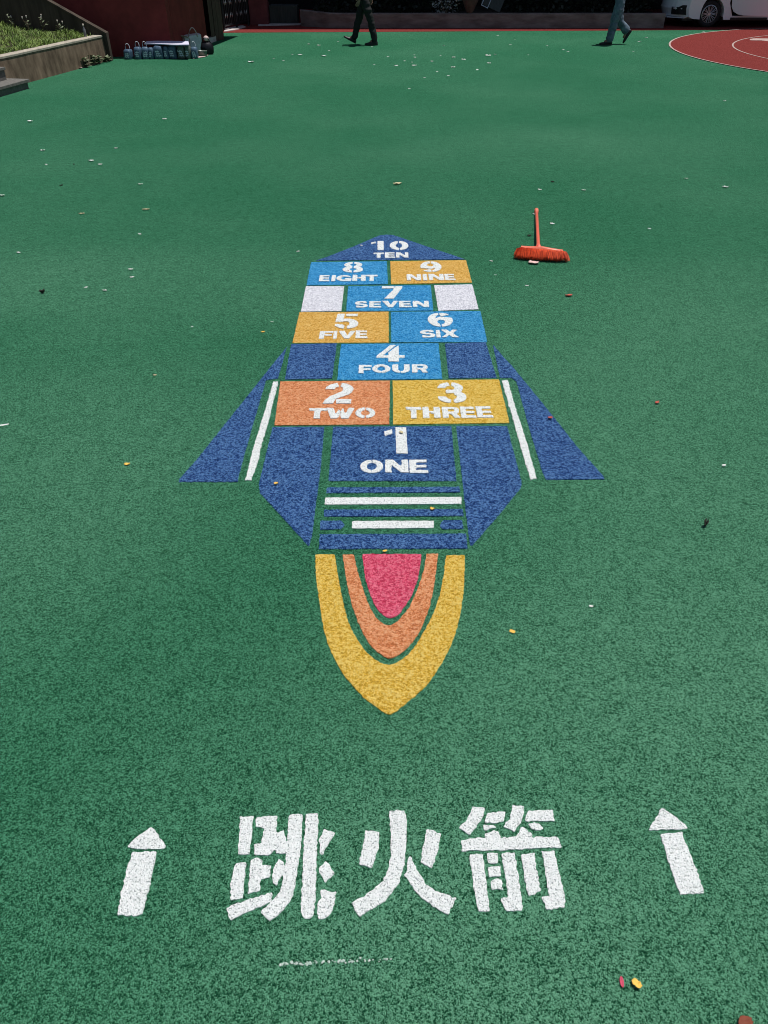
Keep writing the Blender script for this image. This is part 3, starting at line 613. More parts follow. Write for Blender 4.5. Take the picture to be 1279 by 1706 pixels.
for px, py, w in ((418, 104, .17), (499.6, 92, .13), (539, 94, .14), (531, 76, .10), (514, 74, .08), (455.6, 97.6, .06), (472, 101.5, .06), (548, 85, .07), (487, 91, .06), (563, 70, .06), (619, 78.6, .06),
                  (646, 95, .07), (623, 108, .06), (659.7, 110, .11), (689.6, 110, .13), (691, 96, .08), (674, 102, .06), (719.5, 102.6, .08), (755.4, 96, .10), (754.7, 112.8, .12), (772, 99.8, .14),
                  (812.8, 93.4, .16), (814.5, 105.7, .10), (794.5, 117, .06), (746.6, 126.9, .07), (728, 120, .06), (707, 129.7, .05), (681.5, 148, .06), (739, 76, .06), (733.6, 92.7, .05), (825, 91, .08),
                  (850, 75, .07), (911.5, 76.4, .05), (938, 83.4, .07), (946, 86.5, .08), (1065, 70, .12), (1076.5, 63, .09), (795, 116.6, .07), (829, 60, .08), (1055, 86, .05), (858, 66, .05), (880, 92, .05), (1172, 54, .10), (690, 92, .06), (686, 104, .05)):
    litter('scrap', px, py, 'white', 'white scrap among those strewn over the far green near the walkers', 'scrap', w * 0.68, w * 0.5, lrng.gauss(0, .3), .10, .18, .5, group=GF)

# ------------------------------------------------------------------ broom
bx, by = P(900.5, 435.5)
BR = R(10)
broom = empty('broom', (bx, by, 0), 'orange broom lying on the green to the right of the rocket nose', 'broom', rz=-BR)
M['bristle'] = surf('orange_bristle', (0.34, 0.022, 0.006), (0.86, 0.115, 0.032), 150, 0.6, stretch=(1, .12, .12))
M['broom_block'] = surf('orange_plastic', (0.72, 0.15, 0.085), (0.80, 0.21, 0.13), 10, 0.35)
M['broom_handle'] = surf('coral_plastic', (0.70, 0.12, 0.08), (0.78, 0.17, 0.115), 20, 0.32)
bw = 0.325
bk = MB()                                     # arched block, thin towards the ends
secs = []
for k in range(13):
    u = k / 12 * 2 - 1
    h = 0.018 + 0.022 * (1 - abs(u)) ** 1.5; x = u * bw / 2
    zc, yc = 0.064 - 0.006 * u, 0.088
    secs.append([(x, yc - .024, zc - .018), (x, yc - .026, zc - .004), (x, yc - .010, zc + h * .55), (x, yc + .016, zc + h * .5), (x, yc + .026, zc - .006), (x, yc + .022, zc - .022)])
bk.loft(secs).build('block', M['broom_block'], broom, smooth=False, bevel=.003)
br = MB(); rb_ = random.Random(5)
for k in range(1500):                         # tufts fanning forward and down to the ground
    u = rb_.uniform(-1, 1); lay = rb_.random()
    p0 = Vector((u * bw * .475, .068 + .03 * (lay - .5), .052 + .020 * lay - .006 * u))
    fan = u * (bw * .635) + rb_.gauss(0, .006)
    p2 = Vector((fan, -.012 + .035 * (1 - lay) + .02 * abs(u) ** 3 + rb_.gauss(0, .011), max(.002, .004 + .034 * lay + rb_.gauss(0, .005))))
    p1 = (p0 + p2) / 2 + Vector((u * .012, -.004, .012 * lay + .003))
    r = .0021
    br.tube([p0, p1, p2], [r, r, r * .7], seg=3, caps=False)
br.build('bristles', M['bristle'], broom)
hd = MB(); cap0 = Vector((0.0, .125, .112)); hl = P(893.5, 355)[1] - by
cap1 = Vector((P(893.5, 349)[0] - bx + .115, hl, .019))
cap1 = Matrix.Rotation(BR, 3, 'Z') @ Vector((xat(by + hl, 893.5, 352) - bx, hl, .019))
h0 = Matrix.Rotation(BR, 3, 'Z') @ Vector((xat(by + .095, 897, 413) - bx, .095, .066))
hd.tube([h0, h0.lerp(cap1, .04), h0.lerp(cap1, .1), h0.lerp(cap1, .5), cap1], [.028, .021, .0145, .0135, .0135], seg=14)
hd.build('handle', M['broom_handle'], broom, smooth=True)
ec = MB(); dv = (cap1 - h0).normalized()
ec.tube([cap1 - dv * .05, cap1 + dv * .035, cap1 + dv * .05, cap1 + dv * .056], [.0185, .0185, .015, .006], seg=14)
ec.build('end_cap', M['broom_block'], broom, smooth=True)

# ------------------------------------------------------------------ left: steps, planter, stair wall, grass
pa, pb = Vector((*P(51.6, 136.5), 0)), Vector((*P(180.6, 101.6), 0))
pd = (pb - pa).normalized(); pn = Vector((-pd.y, pd.x, 0))      # pn points away from the field
pA = pa - pd * 4.2
WH = zat(pb.y, 58.5)
planter = empty('planter_wall', pb, 'low weathered concrete planter wall holding the grass bank at the left', 'wall')
def loc(o, base):
    for v in o.data.vertices: v.co -= Vector(base)
    o.data.update(); return o
w = MB(); nS = 24; ringsv = []
for k in range(nS + 1):
    q = pA.lerp(pb, k / nS); j = .006 * math.sin(k * 1.7)
    t0 = q + pn * (.02 + j); t1 = q + pn * .16
    ringsv.append([(q.x, q.y, 0), (t0.x, t0.y, WH - .03), (t1.x, t1.y, WH - .03), ((q + pn * .16).x, (q + pn * .16).y, 0)])
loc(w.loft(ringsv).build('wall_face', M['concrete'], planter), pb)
w = MB(); ringsv = []
for k in range(nS + 1):
    q = pA.lerp(pb - pd * .015, k / nS); j = .006 * math.sin(k * 1.7)
    a_, b_ = q + pn * (.012 + j), q + pn * .17
    ringsv.append([(a_.x, a_.y, WH - .03), (a_.x, a_.y, WH - .004), ((a_ + pn * .008).x, (a_ + pn * .008).y, WH + .004), (b_.x, b_.y, WH + .006), (b_.x, b_.y, WH - .03)])
loc(w.loft(ringsv).build('lit_top', M['concrete_top'], planter), pb)
# stair side wall behind the grass, its top falling to the planter corner
sy = pb.y - .02
xr = xat(sy, 177, 58.5); xl = xat(sy, 81, 4)
zr, zl = WH + .01, zat(sy, 4)
slope = (zl - zr) / (xr - xl)
xe = xr - 4.0
stair = empty('stair_wall', (xr, sy, 0), 'stained concrete stair side wall sloping down behind the grass', 'wall')
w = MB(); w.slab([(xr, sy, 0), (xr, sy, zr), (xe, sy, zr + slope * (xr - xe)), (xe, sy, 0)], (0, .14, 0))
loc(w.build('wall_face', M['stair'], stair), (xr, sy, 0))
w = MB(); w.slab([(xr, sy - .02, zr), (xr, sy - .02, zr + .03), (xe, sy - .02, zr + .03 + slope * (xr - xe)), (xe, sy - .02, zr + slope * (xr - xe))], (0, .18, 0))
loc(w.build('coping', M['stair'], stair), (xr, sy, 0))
# soil and grass
gA, gB = pA + pn * .17, pb + pn * .17 - pd * .14
bk0, bk1 = Vector((pA.x - 3.4, sy - .02, 0)), Vector((gB.x - .02, sy - .02, 0))
def grass_z(x, y):
    e = (Vector((x, y, 0)) - pA).dot(pn) - .17
    return WH - .02 + .10 * max(0, min(e, 3)) + .02 * math.sin(x * 5 + y * 3)
sg = MB(); nx_, ny_ = 20, 20
for j in range(ny_ + 1):
    for i in range(nx_ + 1):
        q0 = gA.lerp(gB, j / ny_); wdt = 3.2
        q = q0 + pn * (wdt * i / nx_); yy = min(q.y, sy - .005)
        sg.v.append((q.x, yy, grass_z(q.x, q.y)))
sg.f = [(j * (nx_ + 1) + i, j * (nx_ + 1) + i + 1, (j + 1) * (nx_ + 1) + i + 1, (j + 1) * (nx_ + 1) + i) for j in range(ny_) for i in range(nx_)]
tag(sg.build('soil_bank', M['soil']), kind='structure')
M['grass'] = surf('grass_blade', (0.075, 0.15, 0.02), (0.22, 0.30, 0.06), 3.5, 0.6, detail=8)
gr = MB(); rg = random.Random(2)
for k in range(24000):
    t = rg.random(); e = rg.random() ** 1.2 * 2.9
    q = gA.lerp(gB, t) + pn * e
    if q.y > sy - .02 or q.y < 13.4: continue
    z = grass_z(q.x, q.y); h = rg.uniform(.03, .10) * (.75 + .5 * math.sin(q.x * 7) * math.sin(q.y * 6 + q.x * 3)); a_ = rg.uniform(0, 6.28); lean = rg.uniform(.02, .13)
    wx, wy = math.cos(a_ + 1.57) * .005, math.sin(a_ + 1.57) * .005; lx, ly = math.cos(a_) * lean, math.sin(a_) * lean
    gr.add([(q.x - wx, q.y - wy, z - .01), (q.x + wx, q.y + wy, z - .01), (q.x + wx * .8 + lx * .4, q.y + wy * .8 + ly * .4, z + h * .6), (q.x - wx * .8 + lx * .4, q.y - wy * .8 + ly * .4, z + h * .6), (q.x + lx, q.y + ly, z + h)],
           [(0, 1, 2, 3), (3, 2, 4)])
me = bpy.data.meshes.new('grass'); me.from_pydata(gr.v, [], gr.f); me.update()
tag(link('grass', me, M['grass']), kind='stuff', label='short rough grass growing on the raised bank at the left', cat='grass')
# seedling plants along the stair wall and weeds at the foot of the planter
M['leaf'] = surf('weed_leaf', (0.08, 0.11, 0.05), (0.24, 0.28, 0.17), 20, 0.6)
M['stem'] = surf('weed_stem', (0.08, 0.05, 0.03), (0.2, 0.14, 0.09), 20, 0.7)
M['flower'] = surf('pale_seedhead', (0.5, 0.42, 0.36), (0.75, 0.66, 0.6), 30, 0.8)
def plant(name, x, y, z, h, nst, nleaf, lsz, label, cat, group, heads, seed):
    rn = random.Random(seed); root = empty(name, (x, y, z), label, cat, group)
    st, lf, fl = MB(), MB(), MB()
    for s in range(nst):
        a_ = rn.uniform(0, 6.28); ln = rn.uniform(.1, .55) * h; hh = h * rn.uniform(.6, 1)
        p = [Vector((math.cos(a_) * ln * t * t, math.sin(a_) * ln * t * t, hh * t)) for t in (0, .5, 1)]
        st.tube(p, [.004, .003, .002], 4)
        for k in range(nleaf):
            t = rn.uniform(.25, 1); c = p[0].lerp(p[2], t); b_ = rn.uniform(0, 6.28)
            d = Vector((math.cos(b_), math.sin(b_), rn.uniform(-.2, .6))).normalized(); s_ = d.cross(Vector((0, 0, 1))).normalized() * lsz * .32
            L = lsz * rn.uniform(.7, 1.2)
            lf.add([c, c + d * L * .5 + s_, c + d * L, c + d * L * .5 - s_ + Vector((0, 0, .006))], [(0, 1, 2, 3)])
        if s < heads: fl.tube([p[2], p[2] + Vector((0, 0, .03)), p[2] + Vector((0, 0, .045))], [.007, .013, .004], 6)
    st.build('stem', M['stem'], root); lf.build('leaves', M['leaf'], root)
    if heads: fl.build('seed_head', M['flower'], root)
    return root
GW = 'weeds along the foot of the planter wall'
for i, (px, py, h, lab) in enumerate(((136, 112, .20, 'leafy weed at the foot of the planter wall, left one of the clump'), (148, 108.5, .22, 'tallest leafy weed at the foot of the planter wall'),
                                      (158, 106.5, .18, 'leafy weed at the foot of the planter wall, between its tall and small neighbours'), (171, 103, .10, 'smallest weed beside the planter wall corner'))):
    x, y = P(px, py); plant('weed', x + .08, y - .02, 0, h * .8, 6, 8, .10, lab, 'weed', GW, 0, 40 + i)
GS = 'seedlings along the stair wall'
for i, (px, hh, lab) in enumerate(((20, .22, 'seedling with pale tips by the stair wall, leftmost one'), (47, .22, 'bushy seedling with pale tips by the stair wall, second from the left'),
                                   (68, .26, 'tallest seedling with a round pale head by the stair wall'), (100, .18, 'lone short seedling near the falling end of the stair wall'))):
    x = xat(sy - .1, px, 34); plant('seedling', x, sy - .12 - .05 * (i % 2), grass_z(x, sy - .12), hh, 5, 4, .06, lab, 'seedling', GS, 2, 60 + i)
bt = empty('bottle', (xat(sy - .12, 148, 60), pb.y - .35, WH), 'slim pale bottle standing at the end of the grass', 'bottle')
bb = MB(); bb.tube([(0, 0, 0), (0, 0, .01), (0, 0, .12), (0, 0, .16), (0, 0, .18)], [.022, .028, .028, .012, .012], 12)
bb.build('bottle_body', surf('grey_plastic', (.10, .10, .11), (.22, .21, .22), 30, .4), bt, True)
bb = MB(); bb.tube([(0, 0, .18), (0, 0, .215)], .014, 12); bb.build('cap', M['flower'], bt, True)
# two concrete steps at the left edge
q = [P(48, 147.5), P(48.5, 130.5, .10), P(-60, 143, .10), P(-60, 178)]
sx, sy0 = P(48, 147.5)
step = MB()
dirv = Vector((*P(48, 147.5), 0)) - Vector((*P(0, 161.5), 0)); dirv.normalize(); nrm = Vector((-dirv.y, dirv.x, 0))
c0 = Vector((sx, sy0, 0))
zt = .135
step.prism([tuple((c0 + dirv * d + nrm * n_)[:2]) for d, n_ in ((0, 0), (-.0, 1.2), (-2.6, 1.2), (-2.6, 0))], 0, zt - .045)
o = step.build('step_block', M['slab'])
o2 = MB().prism([tuple((c0 + dirv * d + nrm * n_)[:2]) for d, n_ in ((.03, -.03), (.03, 1.2), (-2.6, 1.2), (-2.6, -.03))], zt - .045, zt)
st_root = empty('low_step', c0, 'low grey concrete step with a slab tread at the left edge', 'step')
loc(o, c0); o.parent = st_root; o.name = 'riser'
loc(o2.build('tread', M['slab'], st_root, bevel=.006), c0)
c1 = Vector((*P(11, 133, zt), zt)); up_ = empty('upper_step', c1, 'upper concrete step on top of the low step, cut off by the left edge', 'step')
loc(MB().prism([tuple((c1 + dirv * d + nrm * n_)[:2]) for d, n_ in ((0, 0), (0, .8), (-2, .8), (-2, 0))], zt, zt + .14).build('riser', M['slab'], up_), c1)
loc(MB().prism([tuple((c1 + dirv * d + nrm * n_)[:2]) for d, n_ in ((.02, -.02), (.02, .8), (-2, .8), (-2, -.02))], zt + .14, zt + .18).build('tread', M['slab'], up_, bevel=.005), c1)
litter('paper_scrap', 62, 131, 'white', 'white paper scrap on the green between the steps and the planter wall', 'paper', .11, .06, .2, .4, .6, .4)
litter('paper_scrap', 129, 114.5, 'blush', 'flat pinkish scrap in front of the weeds', 'paper', .17, .07, .1, .15, .2, .3)

# ------------------------------------------------------------------ maroon building at the left
bA = Vector((*P(288, 94.5), 0)); bA.y = P(288, 94.5)[1]
pl = Vector((*P(346, 72), 0))
mb_ = empty('maroon_building', bA, 'dark maroon building with a brown corner pier behind the stacked bags', 'building')
H_ = 3.3
w = MB(); w.prism([(-16, bA.y), (bA.x, bA.y), (bA.x, bA.y + .3), (-16, bA.y + .3)], 0, H_); loc(w.build('wall', M['maroon'], mb_), bA)
sd = (pl - bA).normalized(); sn = Vector((-sd.y, sd.x, 0))
w = MB(); w.prism([tuple(v[:2]) for v in (bA + Vector((.004, .302, 0)), pl, pl + sn * .3, bA + sn * .3 + Vector((0, .302, 0)))], 0, H_); loc(w.build('wall', M['maroon'], mb_), bA)
pq0 = Vector((*P(353, 70.5), 0)); pq1 = Vector((*P(372.5, 65.8), 0)); 
w = MB()
for (t0, t1, dpt) in ((0, .30, .0), (.33, .62, .02), (.65, 1, .0)):
    e0, e1 = pq0.lerp(pq1, t0), pq0.lerp(pq1, t1)
    w.prism([(e0.x, e0.y + dpt), (e1.x, e1.y + dpt), (e1.x - .1, e1.y + .62), (e0.x - .1, e0.y + .62)], .0 if dpt else .004, H_)
loc(w.build('pier', M['brown'], mb_), bA)
w = MB(); w.prism([(pl.x - .5, pl.y + .25), (pq0.x, pq0.y + .3), (pq0.x, pq0.y + .6), (pl.x - .5, pl.y + .6)], 0, H_); loc(w.build('recess', M['dark'], mb_), bA)
w = MB(); e0, e1 = Vector((*P(347, 73), 0)), Vector((*P(366, 67), 0))
w.prism([(e0.x, e0.y), (e1.x - .03, e1.y - .12), (e1.x - .06, e1.y + .1), (e0.x - .1, e0.y + .3)], 0, .10); loc(w.build('plinth', M['sill'], mb_), bA)
w = MB(); w.prism([(-16, bA.y - .04), (bA.x + .95, bA.y - .04), (pq1.x + .95, pq1.y + 1.0), (-16, pq1.y + 1.0)], H_, H_ + .25); loc(w.build('roof', M['dark'], mb_), bA)  # unseen roof, its eave added to keep the maroon walls in shade

# gate, with its pale sill
gq0, gq1 = Vector((*P(374, 52), 0)), Vector((*P(414, 43), 0))
gate = empty('iron_gate', gq0, 'black iron bar gate beyond the brown pier of the maroon building', 'gate')
w = MB(); gd = (gq1 - gq0)
for k in range(15):
    q = gq0 + gd * (k + .5) / 15
    w.tube([(q.x, q.y, .09), (q.x, q.y, 2.1)], .013, 6)
loc(w.build('bars', M['iron'], gate), gq0)
w = MB()
for z in (.12, .75, 2.0): w.tube([gq0 + Vector((0, 0, z)), gq1 + Vector((0, 0, z))], .022, 6)
for q in (gq0, gq1, gq0.lerp(gq1, .5)): w.tube([q + Vector((0, .0, .0)), q + Vector((0, 0, 2.15))], .03, 8)
loc(w.build('frame', M['iron'], gate), gq0)
w = MB()
for k in range(15):
    q = gq0 + gd * (k + .5) / 15
    for z in (.32, .60):
        if (k * 5 + int(z * 10)) % 3: w.tube([(q.x, q.y - .016, z - .05), (q.x, q.y - .018, z), (q.x, q.y - .016, z + .06)], [.003, .012, .002], 6)
loc(w.build('collars', M['iron_tip'], gate), gq0)
sv = Vector((.12, -.1, 0))
sheet_ = MB().prism([tuple(P(373.5, 53.8)), tuple(P(396, 50)), tuple(P(409, 45.6)), tuple(P(404, 43.6)), tuple(P(374, 48.6))], 0, .022)
tag(sheet_.build('gate_sill', M['sill']), 'pale stone sill at the foot of the iron gate', 'sill')
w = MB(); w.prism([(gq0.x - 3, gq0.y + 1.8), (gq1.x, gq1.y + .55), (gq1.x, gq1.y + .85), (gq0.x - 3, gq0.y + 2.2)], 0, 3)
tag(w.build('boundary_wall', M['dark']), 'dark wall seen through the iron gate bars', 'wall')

# ------------------------------------------------------------------ back: school building on a maroon column, planter, hedge
cq = Vector((*P(432, 42.5), 0)); CW = P(447, 42)[0] - P(417, 42)[0]
lw1 = P(1104, 47)[0]
WB = P(700, 47.2)[1]                                   # front of the low wall
school = empty('school_building', cq, 'dark undercroft of a school building, its overhang added for shade, on a maroon column at the back', 'building')
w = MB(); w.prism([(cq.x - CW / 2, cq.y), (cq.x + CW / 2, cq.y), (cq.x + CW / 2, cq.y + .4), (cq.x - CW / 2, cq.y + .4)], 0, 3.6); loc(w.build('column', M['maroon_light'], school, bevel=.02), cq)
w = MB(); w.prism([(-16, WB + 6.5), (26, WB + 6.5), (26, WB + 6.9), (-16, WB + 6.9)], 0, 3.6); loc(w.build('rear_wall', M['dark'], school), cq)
w = MB(); w.prism([(gq1.x - .2, WB + .30), (lw1 - .4, WB + .30), (lw1 - .3, WB - .12), (26, WB - .12), (26, WB + 8), (gq1.x - .2, WB + 8)], 3.6, 4.0); loc(w.build('shade_slab', M['dark'], school), cq)  # unseen slab added to shade the back, stepped forward over the car
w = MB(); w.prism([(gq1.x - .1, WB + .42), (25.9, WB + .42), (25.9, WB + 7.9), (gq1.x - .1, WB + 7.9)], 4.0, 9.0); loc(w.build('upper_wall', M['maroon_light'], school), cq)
w = MB(); w.prism([tuple(P(430, 43.6)), tuple(P(500, 42.2)), tuple(P(502, 40.2)), tuple(P(432, 40.6))], 0, .03)
tag(w.build('kerb_step', M['sill']), 'pale low kerb at the foot of the maroon column', 'kerb')
# grey cabinet
ka, kb = P(450, 41), P(496, 41); kz = zat(ka[1], 9)
cab = empty('grey_cabinet', (ka[0], ka[1], 0), 'dark grey metal cabinet standing between the maroon column and the low wall', 'cabinet')
w = MB().prism([(ka[0], ka[1]), (kb[0], kb[1]), (kb[0], kb[1] + .6), (ka[0], ka[1] + .6)], .03, kz); loc(w.build('cabinet_body', M['cabinet'], cab, bevel=.01), (*ka, 0))
w = MB()
for k in range(3):
    x0 = ka[0] + (kb[0] - ka[0]) * (k / 3) + .02; x1 = ka[0] + (kb[0] - ka[0]) * ((k + 1) / 3) - .02
    w.prism([(x0, ka[1] - .014), (x1, ka[1] - .014), (x1, ka[1] - .001), (x0, ka[1] - .001)], .09, kz - .05)
loc(w.build('door', M['cabinet'], cab), (*ka, 0))
# low planter wall with rounded left end
lw0 = xat(WB, 498, 45); LZ = zat(WB, 22.5)
low = empty('low_wall', (lw0, WB, 0), 'long low rendered planter wall running across the shaded back', 'wall')
ringsv = []; nn = 40
for k in range(nn + 1):
    t = (k / nn) ** 2; x = lw0 + (lw1 - lw0) * t
    bend = .55 * max(0, 1 - (x - lw0) / 1.4) ** 2; zz = LZ + .05 * max(0, 1 - (x - lw0) / .9)
    y0 = WB + bend
    ringsv.append([(x, y0, 0), (x, y0, zz - .02), (x, y0 + .02, zz), (x, y0 + .22, zz), (x, y0 + .22, 0)])
loc(MB().loft(ringsv).build('wall_face', M['back_wall'], low), (lw0, WB, 0))
tag(MB().prism([(lw0 + .2, WB + .7), (lw1, WB + .24), (lw1, WB + 3.4), (lw0 + .2, WB + 3.4)], 0, LZ - .06).build('planting_bed', M['soil']), kind='structure')
# hedge shrubs in the bed: dark leafy mounds, one thing each
M['hedge'] = surf('shrub_leaf', (0.010, 0.014, 0.008), (0.028, 0.034, 0.020), 25, 0.5)  # leaf colour set near black so it carries the shade
M['pale_leaf'] = surf('pale_shrub_leaf', (0.10, 0.10, 0.10), (0.5, 0.5, 0.48), 12, 0.5)
def shrub_mesh(seed, n, rx, rz, lsz):
    rn = random.Random(seed); mb = MB()
    for k in range(n):
        a_ = rn.uniform(0, 6.28); r = rn.random() ** .5; z = rn.random()
        w_ = (.55 + .45 * math.sin(math.pi * min(1, z * .8 + .15)))
        p = Vector((math.cos(a_) * r * rx * w_, math.sin(a_) * r * rx * w_, z * rz))
        d = Vector((rn.gauss(0, 1), rn.gauss(0, 1), rn.gauss(.3, .7))).normalized(); s_ = d.cross(Vector((rn.gauss(0, 1), rn.gauss(0, 1), 1))).normalized() * lsz * .35
        L = lsz * rn.uniform(.6, 1.2)
        mb.add([p, p + d * L * .5 + s_, p + d * L, p + d * L * .5 - s_], [(0, 1, 2, 3)])
    me = bpy.data.meshes.new('foliage'); me.from_pydata(mb.v, [], mb.f); me.update(); return me
hm = [shrub_mesh(70 + i, 650, .62, .9, .13) for i in range(3)]
GH = 'dark shrubs behind the low wall'
for i, x in enumerate(np.arange(lw0 + .9, lw1 - .5, 1.05)):
    if 1.2 < x < 4.2 and int(i) % 3 == 1: continue
    o = link('shrub', hm[i % 3], M['hedge']); o.location = (float(x), WB + 1.35 + .25 * (i % 2), LZ - .08); o.rotation_euler = (0, 0, i * 1.3)
    tag(o, 'dark leafy shrub in the shade behind the low wall', 'shrub', GH)
xx = xat(WB + .5, 742, 10)
o = empty('variegated_shrub', (xx, WB + .5, LZ - .06), 'shrub with pale speckled leaves above the low wall, right of the first walker', 'shrub')
link('foliage', shrub_mesh(91, 260, .42, .55, .07), M['pale_leaf'], o)
w = MB()
for k in range(5): w.tube([(0, 0, -.02), (.2 * math.cos(k * 1.3), .2 * math.sin(k * 1.3), .35)], [.01, .005], 5)
w.build('stem', M['stem'], o)
# clay pot and leaning framed board on the wall
px_ = xat(WB + .14, 782, 22)
pot = empty('clay_pot', (px_, WB + .12, LZ), 'tapered clay pot standing on the low wall beside the speckled shrub', 'pot')
M['clay'] = surf('dark_clay', (.06, .036, .032), (.12, .075, .066), 8, .8)
w = MB(); w.tube([(0, 0, 0), (0, 0, .02), (0, 0, .28), (0, 0, .34)], [.07, .09, .21, .23], 18); w.build('pot_body', M['clay'], pot, True)
w = MB(); w.tube([(0, 0, .34), (0, 0, .385)], .25, 18); w.build('rim', M['clay'], pot)
bdx = xat(WB + .4, 812, 10)
bd = empty('leaning_board', (bdx, WB + .42, LZ - .05), 'dark board with a pale frame leaning behind the low wall', 'board')
rt = Matrix.Rotation(R(-25), 3, 'X') @ Matrix.Rotation(R(24), 3, 'Y')
MB().box((0.15, 0, .32), (.55, .025, .42), rt).build('panel', M['cabinet'], bd)
w = MB(); cc = Vector((-.03, -.03, .30))
for dx, dz, sx_, sz_ in ((0, .15, .20, .02), (0, -.15, .20, .02), (-.09, 0, .02, .28), (.09, 0, .02, .28)): w.box(cc + rt @ Vector((dx, -.02, dz)), (sx_, .012, sz_), rt)
w.build('frame', M['iron_tip'], bd)

# ------------------------------------------------------------------ stacked bags by the maroon building
M['bag_blue'] = surf('blue_plastic_film', (0.035, 0.07, 0.115), (0.10, 0.16, 0.23), 18, 0.35)
M['bag_green'] = surf('green_plastic_film', (0.06, 0.085, 0.07), (0.15, 0.18, 0.15), 18, 0.35)
M['bag_print'] = surf('pale_print', (0.42, 0.46, 0.52), (0.68, 0.71, 0.76), 40, 0.5)
M['bag_white'] = surf('white_card', (0.50, 0.51, 0.55), (0.68, 0.69, 0.73), 8, 0.6)
M['card'] = surf('lilac_card', (0.52, 0.50, 0.66), (0.70, 0.68, 0.80), 3, 0.6)
M['pinkcard'] = surf('pinkish_card', (0.50, 0.36, 0.34), (0.62, 0.48, 0.45), 8, 0.7)
def carrier(px0, px1, py, hgt, label, seed, mt='bag_blue', handle=True):
    rn = random.Random(seed)
    x0, x1 = P(px0, py)[0], P(px1, py)[0]; y = P(px0, py)[1]; wd = x1 - x0
    root = empty('carrier_bag', ((x0 + x1) / 2, y + .09, 0), label, 'bag', 'filled plastic bags lined up by the maroon wall', rz=rn.uniform(-.2, .2))
    rings_ = []; n = 16
    for k, (z, s) in enumerate(((0, .90), (.06, 1.02), (.35, 1.0), (.70, 1.0), (.92, .90), (1.0, .62))):
        rings_.append([(wd / 2 * s * math.copysign(abs(math.cos(2 * math.pi * q / n)) ** .42, math.cos(2 * math.pi * q / n)) * rn.uniform(.93, 1.05),
                        .085 * s * math.copysign(abs(math.sin(2 * math.pi * q / n)) ** .42, math.sin(2 * math.pi * q / n)) * rn.uniform(.92, 1.06), z * hgt) for q in range(n)])
    MB().loft(rings_).build('sack', M[mt], root, True)
    pr = MB()
    for r_ in range(3):
        z = hgt * (.22 + .16 * r_); ww = wd * rn.uniform(.2, .32); cx_ = rn.uniform(-.1, .1) * wd; nseg = 6
        vs = []
        for s in range(nseg + 1):
            x = cx_ - ww + 2 * ww * s / nseg; yy = -.0875 - .008 + .012 * (2 * x / wd) ** 2
            vs += [(x, yy, z + .008 * math.sin(s * 2.1 + seed)), (x, yy, z + hgt * .10 + .008 * math.sin(s * 1.7 + r_))]
        pr.add(vs, [(2 * s, 2 * s + 2, 2 * s + 3, 2 * s + 1) for s in range(nseg)])
    pr.build('print', M['bag_print'], root)
    if handle:
        hs = [(wd * .27 * math.cos(R(a_)), .02 * math.sin(R(a_) * 2), hgt * .94 + .105 * max(0, math.sin(R(a_))) - .0) for a_ in range(0, 181, 20)]
        MB().tube(hs, .0055, 6).build('handle', M['bag_print'], root, True)
for i, (a_, b_, h, lab, mt, hn) in enumerate((
        (207, 220, .17, 'small blue bag standing apart at the left end of the row of bags', 'bag_blue', True),
        (224.5, 236, .21, 'blue bag second in the row, close to the third', 'bag_blue', True),
        (236.5, 248, .21, 'blue bag third in the row, beside the left corner of the card sheet', 'bag_blue', True),
        (248.5, 256.5, .20, 'dark blue bag squeezed under the left corner of the card sheet', 'bag_blue', False),
        (257, 272.5, .23, 'broad blue bag with white print under the left half of the card sheet', 'bag_blue', False),
        (273.5, 281.5, .22, 'narrow blue bag squeezed between two broad ones under the card sheet', 'bag_blue', False),
        (282, 295, .23, 'broad blue bag with white print under the middle of the card sheet', 'bag_blue', False),
        (296, 308, .23, 'greenish bag under the right half of the card sheet', 'bag_green', False),
        (308.5, 318, .22, 'narrow greenish bag under the right end of the card sheet', 'bag_green', False),
        (318.5, 329, .20, 'grey-blue bag with a pale handle at the right end of the row', 'bag_blue', True))):
    carrier(a_, b_, 99.3 - i * .12, h, lab, 200 + i, mt, hn)
yb = P(280, 99)[1]
z1 = .262
c = [P(240, 72.5, z1), P(315, 74.5, z1), P(313.5, 69.0, z1 + .02), P(247, 65.8, z1 + .02)]
zc = [z1, z1, z1 + .02, z1 + .02]
w = MB(); vs = [(x, y, z) for (x, y), z in zip(c, zc)]
nU = 8; top = []
for j in range(3):
    for i in range(nU + 1):
        a_ = Vector(vs[0]).lerp(Vector(vs[1]), i / nU); b_ = Vector(vs[3]).lerp(Vector(vs[2]), i / nU); p_ = a_.lerp(b_, j / 2)
        p_.z += .004 * math.sin(i * .9) ; top.append(p_)
n_ = len(top); q_ = [(j * (nU + 1) + i, j * (nU + 1) + i + 1, (j + 1) * (nU + 1) + i + 1, (j + 1) * (nU + 1) + i) for j in range(2) for i in range(nU)]
per = list(range(nU + 1)) + [(nU + 1) + nU, 2 * (nU + 1) + nU] + list(range(3 * (nU + 1) - 2, 2 * (nU + 1) - 1, -1)) + [nU + 1]
w.add(top + [p - Vector((0, 0, .014)) for p in top], q_ + [tuple(n_ + k for k in f[::-1]) for f in q_] + [(per[(k + 1) % len(per)], per[k], n_ + per[k], n_ + per[(k + 1) % len(per)]) for k in range(len(per))])
tag(w.build('card_sheet', M['card']), 'flat lilac white card sheet lying on top of the bags', 'card sheet')
